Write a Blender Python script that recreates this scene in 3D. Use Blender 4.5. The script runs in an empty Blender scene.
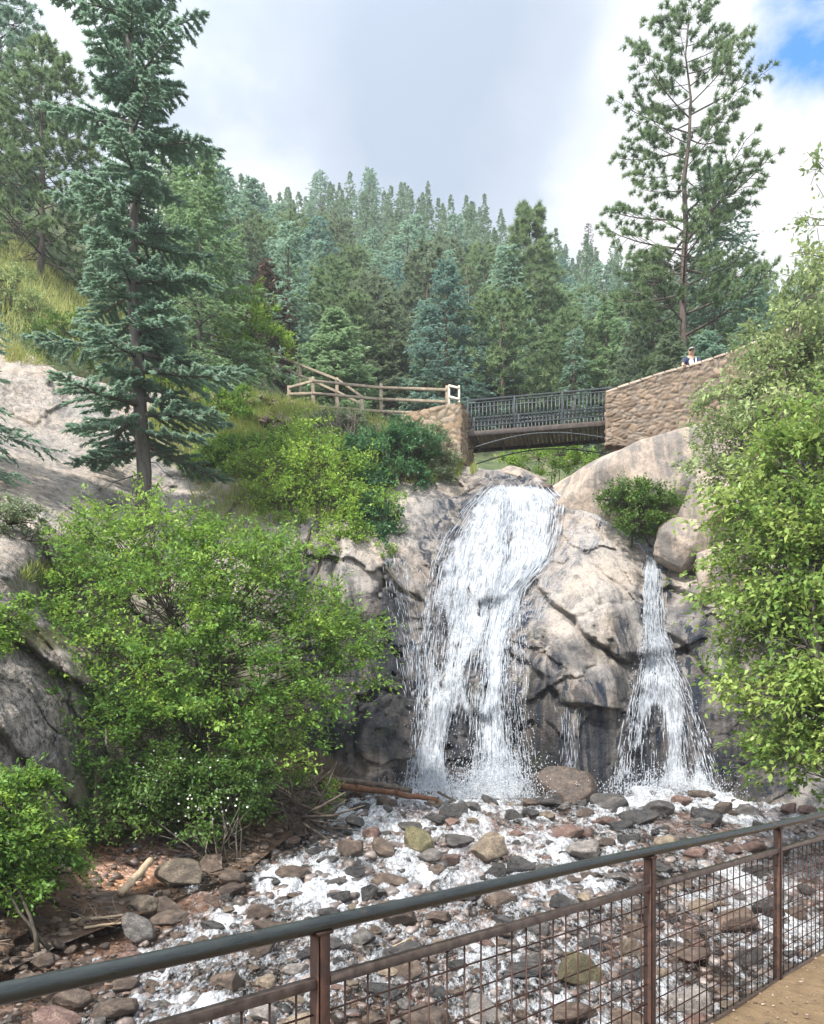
import bpy, math, random
import numpy as np
from mathutils import Vector, Matrix

SC = bpy.context.scene
COL = SC.collection
F_PX, CX, HY, EYE = 825.0, 412.0, 742.0, 1.62
RNG = np.random.default_rng(11)
random.seed(5)

def W(px, py, Y):
    """a point seen at pixel (px, py) and standing Y metres ahead"""
    return np.array([(px - CX) / F_PX * Y, Y, EYE - (py - HY) / F_PX * Y])

def Wv(px, py, Y):
    px, py, Y = np.broadcast_arrays(np.asarray(px, float), np.asarray(py, float), np.asarray(Y, float))
    return np.stack([(px - CX) / F_PX * Y, Y, EYE - (py - HY) / F_PX * Y], -1)

# ------------------------------------------------------------------ noise
def _hash(ix, iy, iz, seed):
    h = (ix.astype(np.int64) * 374761393 + iy.astype(np.int64) * 668265263 + iz.astype(np.int64) * 2147483647 + seed * 974634777) & 0xFFFFFFFF
    h = ((h ^ (h >> 13)) * 1274126177) & 0xFFFFFFFF
    h = ((h ^ (h >> 16)) * 2246822519) & 0xFFFFFFFF
    h = h ^ (h >> 15)
    return (h & 0xFFFFFF) / float(0x1000000)

def vnoise(P, seed=0):
    P = np.asarray(P, float)
    i = np.floor(P); f = P - i
    f = f * f * f * (f * (f * 6 - 15) + 10)
    ix, iy, iz = i[..., 0], i[..., 1], i[..., 2]
    r = 0
    for dx in (0, 1):
        for dy in (0, 1):
            for dz in (0, 1):
                w = (f[..., 0] if dx else 1 - f[..., 0]) * (f[..., 1] if dy else 1 - f[..., 1]) * (f[..., 2] if dz else 1 - f[..., 2])
                r = r + w * _hash(ix + dx, iy + dy, iz + dz, seed)
    return r * 2 - 1

def fbm(P, octv=4, seed=0, gain=.5):
    P = np.asarray(P, float); a = 1; s = 0; t = 0
    for k in range(octv):
        s = s + a * vnoise(P * 2.03 ** k + k * 17.3, seed + k); t += a; a *= gain
    return s / t

def voro(P, seed=0, jit=.9):
    """F1, F2 and three random values of the nearest cell, plus its centre"""
    P = np.asarray(P, float)
    i = np.floor(P)
    f1 = np.full(P.shape[:-1], 9.); f2 = np.full(P.shape[:-1], 9.)
    cid = np.zeros(P.shape[:-1] + (3,)); cc = np.zeros_like(P)
    for dx in (-1, 0, 1):
        for dy in (-1, 0, 1):
            for dz in (-1, 0, 1):
                c = i + np.array([dx, dy, dz])
                o = np.stack([_hash(c[..., 0], c[..., 1], c[..., 2], seed + k) for k in range(3)], -1)
                q = c + .5 + (o - .5) * jit
                d = np.sqrt(((P - q) ** 2).sum(-1))
                m = d < f1
                f2 = np.where(m, f1, np.minimum(f2, d))
                cid = np.where(m[..., None], np.stack([_hash(c[..., 0], c[..., 1], c[..., 2], seed + 7 + k) for k in range(3)], -1), cid)
                cc = np.where(m[..., None], q, cc)
                f1 = np.where(m, d, f1)
    return f1, f2, cid, cc

def sstep(a, b, x):
    t = np.clip((x - a) / (b - a), 0, 1)
    return t * t * (3 - 2 * t)

# ------------------------------------------------------------------ meshes
def mesh_np(name, V, faces, attrs=None, smooth=False, mats=(), mat_idx=None, cattrs=None):
    """faces: list of (n, k) integer arrays"""
    me = bpy.data.meshes.new(name)
    V = np.asarray(V, np.float32).reshape(-1, 3)
    faces = [np.asarray(f, np.int32) for f in faces if len(f)]
    me.vertices.add(len(V)); me.vertices.foreach_set('co', V.ravel())
    loops = np.concatenate([f.ravel() for f in faces])
    tot = np.concatenate([np.full(len(f), f.shape[1], np.int32) for f in faces])
    start = np.concatenate([[0], np.cumsum(tot)[:-1]]).astype(np.int32)
    me.loops.add(len(loops)); me.loops.foreach_set('vertex_index', loops)
    me.polygons.add(len(tot)); me.polygons.foreach_set('loop_start', start)
    me.polygons.foreach_set('loop_total', tot)
    if smooth: me.polygons.foreach_set('use_smooth', np.ones(len(tot), bool))
    for m in mats: me.materials.append(m)
    if mat_idx is not None: me.polygons.foreach_set('material_index', np.asarray(mat_idx, np.int32))
    for k, v in (attrs or {}).items():
        a = me.attributes.new(k, 'FLOAT', 'POINT'); a.data.foreach_set('value', np.asarray(v, np.float32).ravel())
    for k, v in (cattrs or {}).items():
        a = me.attributes.new(k, 'FLOAT_VECTOR', 'POINT'); a.data.foreach_set('vector', np.asarray(v, np.float32).ravel())
    me.update(calc_edges=True); me.validate()
    return me

def link(name, data, parent=None, loc=None):
    o = bpy.data.objects.new(name, data); COL.objects.link(o)
    if parent is not None: o.parent = parent
    if loc is not None: o.location = Vector([float(c) for c in loc])
    return o

def tag(o, label, cat, group=None, kind=None):
    o['label'] = label; o['category'] = cat
    if group: o['group'] = group
    if kind: o['kind'] = kind
    return o

def struct(o, kind='structure'):
    o['kind'] = kind; return o

def thing(name, label, cat, loc, group=None, rotz=0):
    o = link(name, None, None, loc); o.rotation_euler[2] = rotz; o.empty_display_size = .2
    return tag(o, label, cat, group)

def copy_tree(o, parent=None):
    c = o.copy(); COL.objects.link(c)
    if parent is not None: c.parent = parent
    for ch in o.children: copy_tree(ch, c)
    return c

class MB:
    """collects tubes, boxes and leaves into ONE mesh"""
    def __init__(s): s.V = []; s.Q = []; s.T = []; s.n = 0; s.tint = []
    def add(s, V, Q=None, T=None, tint=0.):
        V = np.asarray(V, float).reshape(-1, 3)
        if Q is not None and len(Q): s.Q.append(np.asarray(Q) + s.n)
        if T is not None and len(T): s.T.append(np.asarray(T) + s.n)
        s.V.append(V); s.n += len(V)
        s.tint.append(np.broadcast_to(np.asarray(tint, float), (len(V),)))
    def tube(s, pts, rad, sides=5, cap=True, tint=0., twist=None):
        pts = np.asarray(pts, float); n = len(pts)
        rad = np.broadcast_to(np.asarray(rad, float), (n,))
        tg = np.gradient(pts, axis=0); tg /= np.linalg.norm(tg, axis=1)[:, None] + 1e-9
        up = np.array([0, 0, 1.]) if abs(tg[:, 2]).mean() < .9 else np.array([1., 0, 0])
        a = np.cross(tg, up); a /= np.linalg.norm(a, axis=1)[:, None] + 1e-9
        b = np.cross(tg, a)
        ang = np.arange(sides) / sides * 2 * math.pi + (math.pi / sides if sides == 4 else 0)
        V = pts[:, None] + rad[:, None, None] * (a[:, None] * np.cos(ang)[None, :, None] + b[:, None] * np.sin(ang)[None, :, None])
        k = np.arange(sides); k2 = (k + 1) % sides
        Q = np.concatenate([np.stack([r * sides + k, r * sides + k2, (r + 1) * sides + k2, (r + 1) * sides + k], -1) for r in range(n - 1)])
        V = V.reshape(-1, 3); T = None
        if cap:
            V = np.concatenate([V, pts[:1], pts[-1:]]); c0 = n * sides; c1 = c0 + 1
            T = np.concatenate([np.stack([k2, k, np.full(sides, c0)], -1), np.stack([(n - 1) * sides + k, (n - 1) * sides + k2, np.full(sides, c1)], -1)])
        s.add(V, Q, T, tint)
    def box(s, c, size, R=None, tint=0., bev=0.):
        """box with optional chamfer; c centre, R 3x3"""
        h = np.asarray(size, float) / 2
        if bev <= 0:
            V = np.array([[x, y, z] for x in (-1, 1) for y in (-1, 1) for z in (-1, 1)], float) * h
            Q = [[0, 1, 3, 2], [4, 6, 7, 5], [0, 4, 5, 1], [2, 3, 7, 6], [0, 2, 6, 4], [1, 5, 7, 3]]
            T = None
        else:
            b = min(bev, h.min() * .6); V = []; idx = {}
            for x in (-1, 1):
                for y in (-1, 1):
                    for z in (-1, 1):
                        for ax in range(3):
                            p = np.array([x, y, z], float) * (h - b); p[ax] = np.array([x, y, z])[ax] * h[ax]
                            idx[(x, y, z, ax)] = len(V); V.append(p)
            Q = []; T = []
            for ax in range(3):
                o = [k for k in range(3) if k != ax]
                for sg in (-1, 1):
                    r = []
                    for (u, v) in ((-1, -1), (1, -1), (1, 1), (-1, 1)):
                        key = [0, 0, 0]; key[ax] = sg; key[o[0]] = u; key[o[1]] = v; r.append(idx[tuple(key) + (ax,)])
                    Q.append(r)
                for u in (-1, 1):
                    for v in (-1, 1):
                        k0 = [0, 0, 0]; k0[ax] = -1; k0[o[0]] = u; k0[o[1]] = v
                        k1 = list(k0); k1[ax] = 1
                        Q.append([idx[tuple(k0) + (o[0],)], idx[tuple(k1) + (o[0],)], idx[tuple(k1) + (o[1],)], idx[tuple(k0) + (o[1],)]])
            for x in (-1, 1):
                for y in (-1, 1):
                    for z in (-1, 1): T.append([idx[(x, y, z, a)] for a in range(3)])
            V = np.array(V)
        if R is not None: V = V @ np.asarray(R, float).T
        s.add(V + np.asarray(c, float), Q, T, tint)
    def bar(s, p, q, w, h, tint=0., bev=0., up=(0, 0, 1)):
        p = np.asarray(p, float); q = np.asarray(q, float); d = q - p; L = np.linalg.norm(d); d /= L
        u = np.asarray(up, float); u = np.array([0, 1., 0]) if abs(np.dot(u, d)) > .99 else u; a = np.cross(u, d); a /= np.linalg.norm(a) + 1e-9; u = np.cross(d, a)
        s.box((p + q) / 2, (L, w, h), np.stack([d, a, u], -1), tint, bev)
    def leaves(s, C, D, N, L, Wd, tint, fold=.25):
        """diamond leaves, folded along the midrib"""
        C = np.asarray(C, float); n = len(C)
        if n == 0: return
        D = D / (np.linalg.norm(D, axis=1)[:, None] + 1e-9)
        S = np.cross(D, N); S /= np.linalg.norm(S, axis=1)[:, None] + 1e-9
        N = np.cross(S, D)
        L = np.broadcast_to(np.asarray(L, float), (n,))[:, None]; Wd = np.broadcast_to(np.asarray(Wd, float), (n,))[:, None]
        V = np.stack([C - D * L * .5, C + S * Wd * .5 + N * Wd * fold - D * L * .05, C + D * L * .5, C - S * Wd * .5 + N * Wd * fold - D * L * .05], 1)
        i = np.arange(n)[:, None] * 4
        s.add(V.reshape(-1, 3), i + np.array([[0, 1, 2, 3]]), None, np.repeat(np.broadcast_to(tint, (n,)), 4))
    def blades(s, C, D, S, L, Wd, tint):
        """thin triangles, base at C, pointing along D"""
        n = len(C)
        if n == 0: return
        D = D / (np.linalg.norm(D, axis=1)[:, None] + 1e-9)
        S = S - (S * D).sum(1)[:, None] * D; S /= np.linalg.norm(S, axis=1)[:, None] + 1e-9
        L = np.broadcast_to(np.asarray(L, float), (n,))[:, None]; Wd = np.broadcast_to(np.asarray(Wd, float), (n,))[:, None]
        V = np.stack([C - S * Wd / 2, C + S * Wd / 2, C + D * L], 1)
        i = np.arange(n)[:, None] * 3
        s.add(V.reshape(-1, 3), None, i + np.array([[0, 1, 2]]), np.repeat(np.broadcast_to(tint, (n,)), 3))
    def mesh(s, name, mats, smooth=False):
        return mesh_np(name, np.concatenate(s.V), ([np.concatenate(s.Q)] if s.Q else []) + ([np.concatenate(s.T)] if s.T else []),
                       {'tint': np.concatenate(s.tint)}, smooth, mats)
    def obj(s, name, mat, parent=None, loc=None, smooth=False):
        return link(name, s.mesh(name, [mat], smooth), parent, loc)

# ------------------------------------------------------------------ materials
class NT:
    def __init__(s, name):
        s.m = bpy.data.materials.new(name); s.m.use_nodes = True
        s.t = s.m.node_tree; s.t.nodes.clear()
        s.out = s.t.nodes.new('ShaderNodeOutputMaterial')
    def n(s, typ, **kw):
        nd = s.t.nodes.new(typ)
        for k, v in kw.items():
            if k in nd.inputs.keys() if isinstance(k, str) else False: nd.inputs[k].default_value = v
            else: setattr(nd, k, v)
        return nd
    def l(s, a, b): s.t.links.new(a, b)
    def put(s, sock, v):
        if hasattr(v, 'is_output'): s.l(v, sock)
        else: sock.default_value = v
    def noise(s, vec, scale, detail=4, rough=.55, dist=0.):
        nd = s.n('ShaderNodeTexNoise'); s.put(nd.inputs['Vector'], vec)
        nd.inputs['Scale'].default_value = scale; nd.inputs['Detail'].default_value = detail
        nd.inputs['Roughness'].default_value = rough; nd.inputs['Distortion'].default_value = dist
        return nd.outputs['Fac']
    def ramp(s, fac, stops, interp='LINEAR'):
        nd = s.n('ShaderNodeValToRGB'); s.put(nd.inputs[0], fac)
        cr = nd.color_ramp; cr.interpolation = interp
        while len(cr.elements) < len(stops): cr.elements.new(.5)
        for e, (p, c) in zip(cr.elements, stops):
            e.position = p; c = c if hasattr(c, '__len__') else (c, c, c); e.color = (c[0], c[1], c[2], 1)
        return nd.outputs[0]
    def math(s, op, a, b=None, clamp=False):
        nd = s.n('ShaderNodeMath'); nd.operation = op; nd.use_clamp = clamp
        s.put(nd.inputs[0], a)
        if b is not None: s.put(nd.inputs[1], b)
        return nd.outputs[0]
    def mix(s, fac, a, b, mode='MIX'):
        nd = s.n('ShaderNodeMix'); nd.data_type = 'RGBA'; nd.blend_type = mode
        s.put(nd.inputs[0], fac)
        for k, v in ((6, a), (7, b)):
            if not hasattr(v, 'is_output') and len(v) == 3: v = (*v, 1)
            s.put(nd.inputs[k], v)
        return nd.outputs[2]
    def attr(s, name): 
        nd = s.n('ShaderNodeAttribute'); nd.attribute_name = name; return nd.outputs['Fac']
    def attrv(s, name):
        nd = s.n('ShaderNodeAttribute'); nd.attribute_name = name; return nd.outputs['Vector']
    def obj(s): return s.n('ShaderNodeTexCoord').outputs['Object']
    def pos(s): return s.n('ShaderNodeNewGeometry').outputs['Position']
    def scaled(s, vec, sc):
        nd = s.n('ShaderNodeMapping'); s.l(vec, nd.inputs['Vector']); nd.inputs['Scale'].default_value = sc; return nd.outputs[0]
    def rand(s): return s.n('ShaderNodeObjectInfo').outputs['Random']
    def bump(s, h, strength=.5, dist=.05):
        nd = s.n('ShaderNodeBump'); s.put(nd.inputs['Height'], h); nd.inputs['Strength'].default_value = strength; nd.inputs['Distance'].default_value = dist
        return nd.outputs[0]
    def pbr(s, col, rough=.6, normal=None, metal=0., spec=.5):
        nd = s.n('ShaderNodeBsdfPrincipled')
        if not hasattr(col, 'is_output') and len(col) == 3: col = (*col, 1)
        s.put(nd.inputs['Base Color'], col); s.put(nd.inputs['Roughness'], rough)
        nd.inputs['Metallic'].default_value = metal; s.put(nd.inputs['Specular IOR Level'], spec)
        if normal is not None: s.l(normal, nd.inputs['Normal'])
        return nd.outputs[0]
    def mixsh(s, f, a, b):
        nd = s.n('ShaderNodeMixShader'); s.put(nd.inputs[0], f); s.l(a, nd.inputs[1]); s.l(b, nd.inputs[2]); return nd.outputs[0]
    def done(s, sh): s.l(sh, s.out.inputs['Surface']); return s.m

def leaf_mat(name, c0, c1, c2, trans=.35, rough=.5):
    t = NT(name); tint = t.attr('tint')
    c = t.ramp(tint, [(0, c0), (.5, c1), (1, c2)])
    p = t.pbr(c, rough, spec=.3)
    tr = t.n('ShaderNodeBsdfTranslucent'); t.l(t.mix(.5, c, c2), tr.inputs['Color'])
    return t.done(t.mixsh(trans, p, tr.outputs[0]))

def bark_mat(name, a, b, sc=6.):
    t = NT(name); o = t.obj()
    n = t.noise(t.scaled(o, (sc * 2, sc * 2, sc * .5)), 1., 5, .65)
    c = t.ramp(n, [(.3, a), (.7, b)])
    return t.done(t.pbr(c, .85, t.bump(n, .7, .03), spec=.2))

def plain_mat(name, a, b, sc=8., rough=.6, metal=0., bump=.2, lo=.35, hi=.65, spec=.4):
    t = NT(name); n = t.noise(t.obj(), sc, 6, .65)
    c = t.ramp(n, [(lo, a), (hi, b)])
    return t.done(t.pbr(c, rough, t.bump(n, bump, .02), metal, spec))
# ================================================================== rock relief
BED_A, BED_B = -2.51, .143                    # the stream bed: z = BED_A + BED_B * y
def bed_z(y): return BED_A + BED_B * y
def bed_Y(py): return 4.13 / (BED_B + (np.asarray(py, float) - HY) / F_PX)

PX0, PX1, NPX, NS, NB = -150., 1050., 640, 300, 22
TOPX = [-150, 0, 60, 140, 200, 240, 280, 330, 380, 420, 465, 490, 520, 545, 560, 600, 640, 670, 720, 815, 1050]
TOPY = [318, 338, 372, 392, 392, 392, 400, 410, 418, 440, 466, 470, 468, 482, 494, 511, 538, 550, 565, 560, 520]
BOTX = [-150, 0, 60, 150, 250, 300, 340, 815, 1050]
BOTY = [1010, 975, 945, 910, 868, 828, 822, 826, 850]
def top_py(px): return np.interp(px, TOPX, TOPY)
def bot_py(px): return np.interp(px, BOTX, BOTY)

CT = [  # px, py, distance
 (-150, 318, 25), (-150, 480, 17), (-150, 640, 11.5), (-150, 800, 10),
 (0, 338, 26), (60, 372, 26), (0, 430, 23), (60, 450, 23.5), (100, 420, 25), (0, 520, 16.5), (40, 545, 16.5), (60, 580, 17), (0, 580, 14.5),
 (0, 650, 13.2), (60, 660, 14.6), (100, 700, 15.2), (0, 730, 12.2), (60, 800, 13.2), (110, 810, 14), (0, 860, 11.2), (150, 850, 15),
 (140, 395, 27), (140, 470, 24), (140, 540, 21), (150, 640, 18), (200, 395, 28), (200, 470, 25), (220, 540, 21.5), (230, 640, 20), (240, 760, 18.3),
 (240, 395, 28), (240, 430, 26.5), (260, 480, 24.5), (300, 405, 28.3), (290, 450, 26), (300, 500, 23.8), (310, 555, 22), (330, 600, 21.3), (290, 640, 20.6), (300, 740, 19.2),
 (350, 412, 28.2), (350, 450, 26.3), (360, 490, 24.8), (345, 550, 22.1), (355, 590, 21.6), (340, 660, 20.6), (330, 730, 19.9), (330, 790, 19.6),
 (400, 430, 27.5), (420, 470, 26), (430, 490, 25), (400, 530, 23.4), (385, 570, 22.3), (395, 640, 21.4), (385, 700, 20.4), (400, 760, 20.1),
 (465, 466, 26.6), (490, 478, 25.6), (520, 470, 26), (545, 484, 25.2), (450, 540, 23.6), (500, 530, 24), (540, 530, 23.7), (450, 620, 22.1), (500, 620, 22.1), (540, 580, 22.4),
 (430, 720, 21), (460, 720, 20.9), (500, 720, 20.9), (460, 785, 20.5), (500, 785, 20.5),
 (600, 512, 24.1), (575, 545, 22.9), (620, 560, 22.5), (560, 600, 21.9), (600, 610, 21.4), (630, 610, 21.6), (640, 540, 23.5),
 (540, 640, 21.1), (530, 700, 20.5), (570, 700, 20.0), (610, 700, 20.2), (560, 785, 19.7), (600, 785, 19.8), (530, 785, 19.8),
 (655, 556, 23.2), (655, 620, 22.2), (668, 700, 21.2), (670, 785, 20.4), (640, 785, 20.2), (700, 785, 20.2),
 (690, 570, 22.6), (715, 620, 21.3), (720, 700, 20.7), (750, 785, 19.6), (760, 700, 20.2), (770, 620, 21), (815, 600, 21.3), (815, 700, 20), (815, 800, 18.8), (900, 600, 20), (1050, 530, 18), (1050, 700, 16), (1050, 840, 14.5), (930, 820, 16.5), (930, 700, 18)]
for _px in (-150, 0, 60, 150, 250, 300): CT.append((_px, float(bot_py(_px)), float(bed_Y(bot_py(_px)) - .1)))
for _px in (340, 400, 460, 520, 580, 640, 700, 760, 815): CT.append((_px, 825., float(np.interp(_px, [340, 400, 560, 700, 815], [19.3, 19.8, 19.4, 19.8, 18.4]))))
CT = np.array(CT, float)

def _tps_fit(X, y, lam=2e-3):
    d = np.sqrt(((X[:, None] - X[None]) ** 2).sum(-1)) + 1e-9
    n = len(X); K = d * d * np.log(d) + lam * np.eye(n)
    Pm = np.concatenate([np.ones((n, 1)), X], 1)
    A = np.block([[K, Pm], [Pm.T, np.zeros((3, 3))]])
    return np.linalg.solve(A, np.concatenate([y, np.zeros(3)]))
_CX = CT[:, :2] / 100.
_cw = _tps_fit(_CX, CT[:, 2])
def tps(px, py):
    q = np.stack([np.asarray(px, float).ravel() / 100., np.asarray(py, float).ravel() / 100.], -1)
    out = np.empty(len(q))
    for i in range(0, len(q), 20000):
        d = np.sqrt(((q[i:i + 20000, None] - _CX[None]) ** 2).sum(-1)) + 1e-9
        out[i:i + 20000] = (d * d * np.log(d)) @ _cw[:-3] + _cw[-3] + q[i:i + 20000] @ _cw[-2:]
    return out.reshape(np.shape(px))

def side_dist(px, py, line):
    """distance to a polyline and the side of it (positive above / right of its direction), both in pixels"""
    best = np.full(px.shape, 1e9); side = np.zeros(px.shape)
    for (ax, ay), (bx, by) in zip(line[:-1], line[1:]):
        dx, dy = bx - ax, by - ay; L2 = dx * dx + dy * dy
        t = np.clip(((px - ax) * dx + (py - ay) * dy) / L2, 0, 1)
        qx, qy = ax + t * dx, ay + t * dy
        d = np.hypot(px - qx, py - qy)
        s = np.sign(dx * (py - ay) - dy * (px - ax))
        m = d < best; best = np.where(m, d, best); side = np.where(m, -s, side)
    return best, side

LEDGES = [  # polyline, how far the upper side stands out, reach of it, depth of the crack
 ([(549, 596), (567, 617), (585, 636), (607, 652), (626, 664), (640, 660)], .45, 60, .25),
 ([(575, 545), (600, 566), (622, 585), (641, 601)], .10, 40, .13),
 ([(514, 655), (545, 682), (562, 700), (590, 705)], .32, 45, .10),
 ([(507, 630), (512, 606), (528, 580), (545, 566)], -.30, 35, .10),
 ([(668, 587), (685, 594), (700, 604)], .25, 30, .18),
 ([(677, 640), (690, 652), (704, 668)], .28, 40, .2),
 ([(700, 545), (715, 560), (712, 590)], .0, 10, .12),
 ([(386, 566), (400, 590), (415, 600)], .0, 20, .25),
 ([(388, 570), (394, 590), (398, 604)], .0, 14, .15),
 ([(338, 548), (334, 575), (332, 612)], .25, 30, .2),
 ([(320, 560), (300, 610), (285, 660)], .2, 40, .2),
 ([(0, 500), (40, 540), (66, 590)], .5, 60, .3),
 ([(0, 625), (40, 660), (110, 700)], .6, 60, .35),
 ([(0, 735), (40, 775), (85, 815)], .3, 50, .2),
 ([(400, 700), (380, 690), (352, 745), (366, 780)], .0, 20, .18),
 ([(430, 490), (400, 520), (388, 560)], .0, 20, .1),
 ([(560, 500), (600, 530), (640, 556)], .0, 25, .1),
 ([(604, 600), (590, 616), (563, 622)], .0, 12, .08),
 ([(640, 600), (638, 640), (628, 700), (606, 780)], .12, 30, .06),
]

u = np.linspace(PX0, PX1, NPX)
s = np.linspace(0, 1, NS)
GPX = np.repeat(u[None], NS, 0)
GPY = bot_py(GPX) + (top_py(GPX) - bot_py(GPX)) * s[:, None]
GY0 = tps(GPX, GPY)
P0 = Wv(GPX, GPY, GY0)

def blob(px, py, lst):
    r = np.zeros(px.shape)
    for (cx, cy, rx, ry, v) in lst:
        d = ((px - cx) / rx) ** 2 + ((py - cy) / ry) ** 2
        r = np.maximum(r, v * np.clip(1.6 - 1.3 * d, 0, 1))
    return r

# blocks of granite: tilted cells, cracks between them, weathering
warp = np.stack([fbm(P0 * .5 + 3.1 * k, 4, 40 + k, .6) for k in range(3)], -1)
Q = (P0 + warp * 1.3) @ np.array([[.9, 0, .42], [0, 1, 0], [-.42, 0, .9]]) * np.array([.44, .3, .24])
f1, f2, cid, cc = voro(Q, 3)
tilt = ((cid - .5) * (Q - cc) * np.array([1., .3, 1.])).sum(-1)
smoothzone = blob(GPX, GPY, [(600, 565, 60, 55, 1), (420, 520, 60, 40, .9), (360, 570, 30, 40, .8), (80, 430, 110, 70, .9), (500, 520, 50, 40, .7), (610, 640, 50, 80, .8), (580, 720, 60, 60, .7), (690, 620, 40, 80, .7), (640, 560, 40, 50, .9), (560, 540, 50, 40, .9), (350, 560, 60, 60, .5), (60, 600, 50, 40, .3)])
rough_amt = 1 - .82 * smoothzone
DY = -(tilt * 1.5 + (cid[..., 0] - .5) * .3) * rough_amt
edge = sstep(.045, .0, f2 - f1) * sstep(-.05, .35, fbm(P0 * .45, 3, 88)); DY += edge * .10 * rough_amt
Q2 = (P0 + warp * .5) * np.array([1.15, .9, .85])
g1, g2, cid2, cc2 = voro(Q2, 9)
tilt2 = ((cid2 - .5) * (Q2 - cc2)).sum(-1)
m2 = rough_amt * (.35 + .65 * sstep(-.2, .3, fbm(P0 * .35, 2, 77)))
DY -= (tilt2 * .42 + (cid2[..., 1] - .5) * .1) * m2
DY += sstep(.05, 0, g2 - g1) * .05 * m2 * sstep(.0, .3, fbm(P0 * .7, 3, 89))
Q3 = (P0 + warp * .3) * np.array([3.2, 2.4, 2.2])
h1, h2, cid3, cc3 = voro(Q3, 19)
DY -= (((cid3 - .5) * (Q3 - cc3)).sum(-1) * .15) * m2
DY += fbm(P0 * np.array([1.2, 1.2, .7]), 5, 5) * .12 * (1 - .5 * smoothzone) + fbm(P0 * 5, 4, 6) * .04 + fbm(P0 * 15, 3, 7) * .014
for line, amp, reach, crack in LEDGES:
    d, sd = side_dist(GPX + fbm(P0 * 1.5, 2, 90) * 7, GPY + fbm(P0 * 1.5, 2, 91) * 7, line)
    up = sstep(-2.5, 2.5, d * sd)
    DY -= amp * np.exp(-(d / reach) ** 2) * up
    DY += crack * np.exp(-(d / 3.2) ** 2)
fade_edge = sstep(0, .05, s)[:, None] * sstep(1.0, .97, s)[:, None] * .85 + .15
DY *= fade_edge
GY = GY0 + DY
PR = Wv(GPX, GPY, GY)
def rock_Y(px, py):
    """distance of the rock surface at a pixel"""
    px = np.asarray(px, float); py = np.asarray(py, float)
    fu = np.clip((px - PX0) / (PX1 - PX0) * (NPX - 1), 0, NPX - 1.001)
    b, t = bot_py(px), top_py(px)
    fs = np.clip((py - b) / (t - b) * (NS - 1), 0, NS - 1.001)
    i = fs.astype(int); j = fu.astype(int); a = fs - i; c = fu - j
    return (GY[i, j] * (1 - a) * (1 - c) + GY[i + 1, j] * a * (1 - c) + GY[i, j + 1] * (1 - a) * c + GY[i + 1, j + 1] * a * c)

# the shelf behind the top edge
back = []
for k in range(1, NB + 1):
    e = PR[-1].copy(); dist = 4.0 * (k / NB) ** 1.3
    e[:, 1] += dist
    e[:, 0] += (u - CX) / F_PX * dist
    e[:, 2] += -.05 * dist + fbm(e * 1.2, 3, 12) * .12 * min(1, k / 4)
    back.append(e)
PV = np.concatenate([PR, np.array(back)])
rows = NS + NB
wet_blobs = [(470, 640, 75, 190, 1), (505, 510, 70, 45, .8), (352, 700, 66, 80, 1), (400, 650, 32, 90, .9), (530, 740, 40, 75, .9), (668, 720, 62, 100, .95),
             (655, 590, 22, 60, .8), (755, 750, 70, 70, 1), (600, 760, 60, 50, .65), (300, 640, 40, 90, .75), (560, 690, 40, 40, .6), (508, 625, 10, 25, .9), (400, 590, 24, 45, .75),
             (330, 640, 20, 60, .6), (700, 690, 40, 60, .7), (590, 735, 50, 75, 1), (745, 720, 50, 90, 1), (690, 640, 24, 50, .8), (620, 690, 22, 90, .8), (545, 700, 26, 70, 1), (660, 800, 150, 40, .9), (450, 800, 150, 40, .9), (545, 545, 28, 50, .35), (600, 680, 40, 60, .4)]
soil_blobs = [(205, 440, 50, 40, .8), (260, 440, 80, 45, 1), (330, 440, 90, 32, 1), (400, 450, 60, 25, .9), (250, 480, 60, 40, .6), (230, 800, 90, 80, .9), (150, 800, 90, 60, .7),
              (20, 640, 60, 14, .8), (45, 585, 40, 14, .6), (250, 700, 60, 90, .7), (300, 790, 50, 40, 1), (-80, 880, 100, 100, 1), (180, 660, 70, 80, .6)]
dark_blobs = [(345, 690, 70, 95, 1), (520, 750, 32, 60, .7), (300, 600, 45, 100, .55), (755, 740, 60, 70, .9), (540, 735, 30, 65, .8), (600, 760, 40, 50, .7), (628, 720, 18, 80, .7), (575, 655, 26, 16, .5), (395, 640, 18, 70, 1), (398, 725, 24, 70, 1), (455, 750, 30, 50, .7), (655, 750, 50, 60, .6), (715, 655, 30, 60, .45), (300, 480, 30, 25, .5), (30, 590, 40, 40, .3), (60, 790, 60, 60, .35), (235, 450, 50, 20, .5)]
nz = fbm(P0 * .9, 4, 31) * .45
A_wet = np.clip(blob(GPX, GPY, wet_blobs) + nz * .8 * (blob(GPX, GPY, wet_blobs) > .02), 0, 1)
A_soil = np.clip(blob(GPX, GPY, soil_blobs) * (1 + nz * 1.5) + nz * .3 * (blob(GPX, GPY, soil_blobs) > .05), 0, 1)
A_lich = np.clip(blob(GPX, GPY, [(40, 600, 90, 60, 1), (60, 780, 90, 80, 1), (20, 680, 70, 50, .8), (80, 430, 140, 80, .45)]) * (1 + nz), 0, 1)
A_earth = np.clip(blob(GPX, GPY, [(230, 850, 110, 60, 1), (80, 905, 130, 45, 1), (300, 800, 60, 50, 1), (150, 870, 90, 50, .9), (250, 460, 40, 18, .9), (-60, 930, 120, 70, 1), (270, 400, 30, 12, .9)]) * (1 + nz), 0, 1)
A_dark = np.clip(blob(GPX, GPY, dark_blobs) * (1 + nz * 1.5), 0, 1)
def ext(a, v=None): return np.concatenate([a, np.repeat(a[-1:] if v is None else np.full((1, NPX), v), NB, 0)])
ii = np.arange(rows - 1)[:, None] * NPX + np.arange(NPX - 1)[None]
Fq = np.stack([ii, ii + 1, ii + NPX + 1, ii + NPX], -1).reshape(-1, 4)

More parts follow.
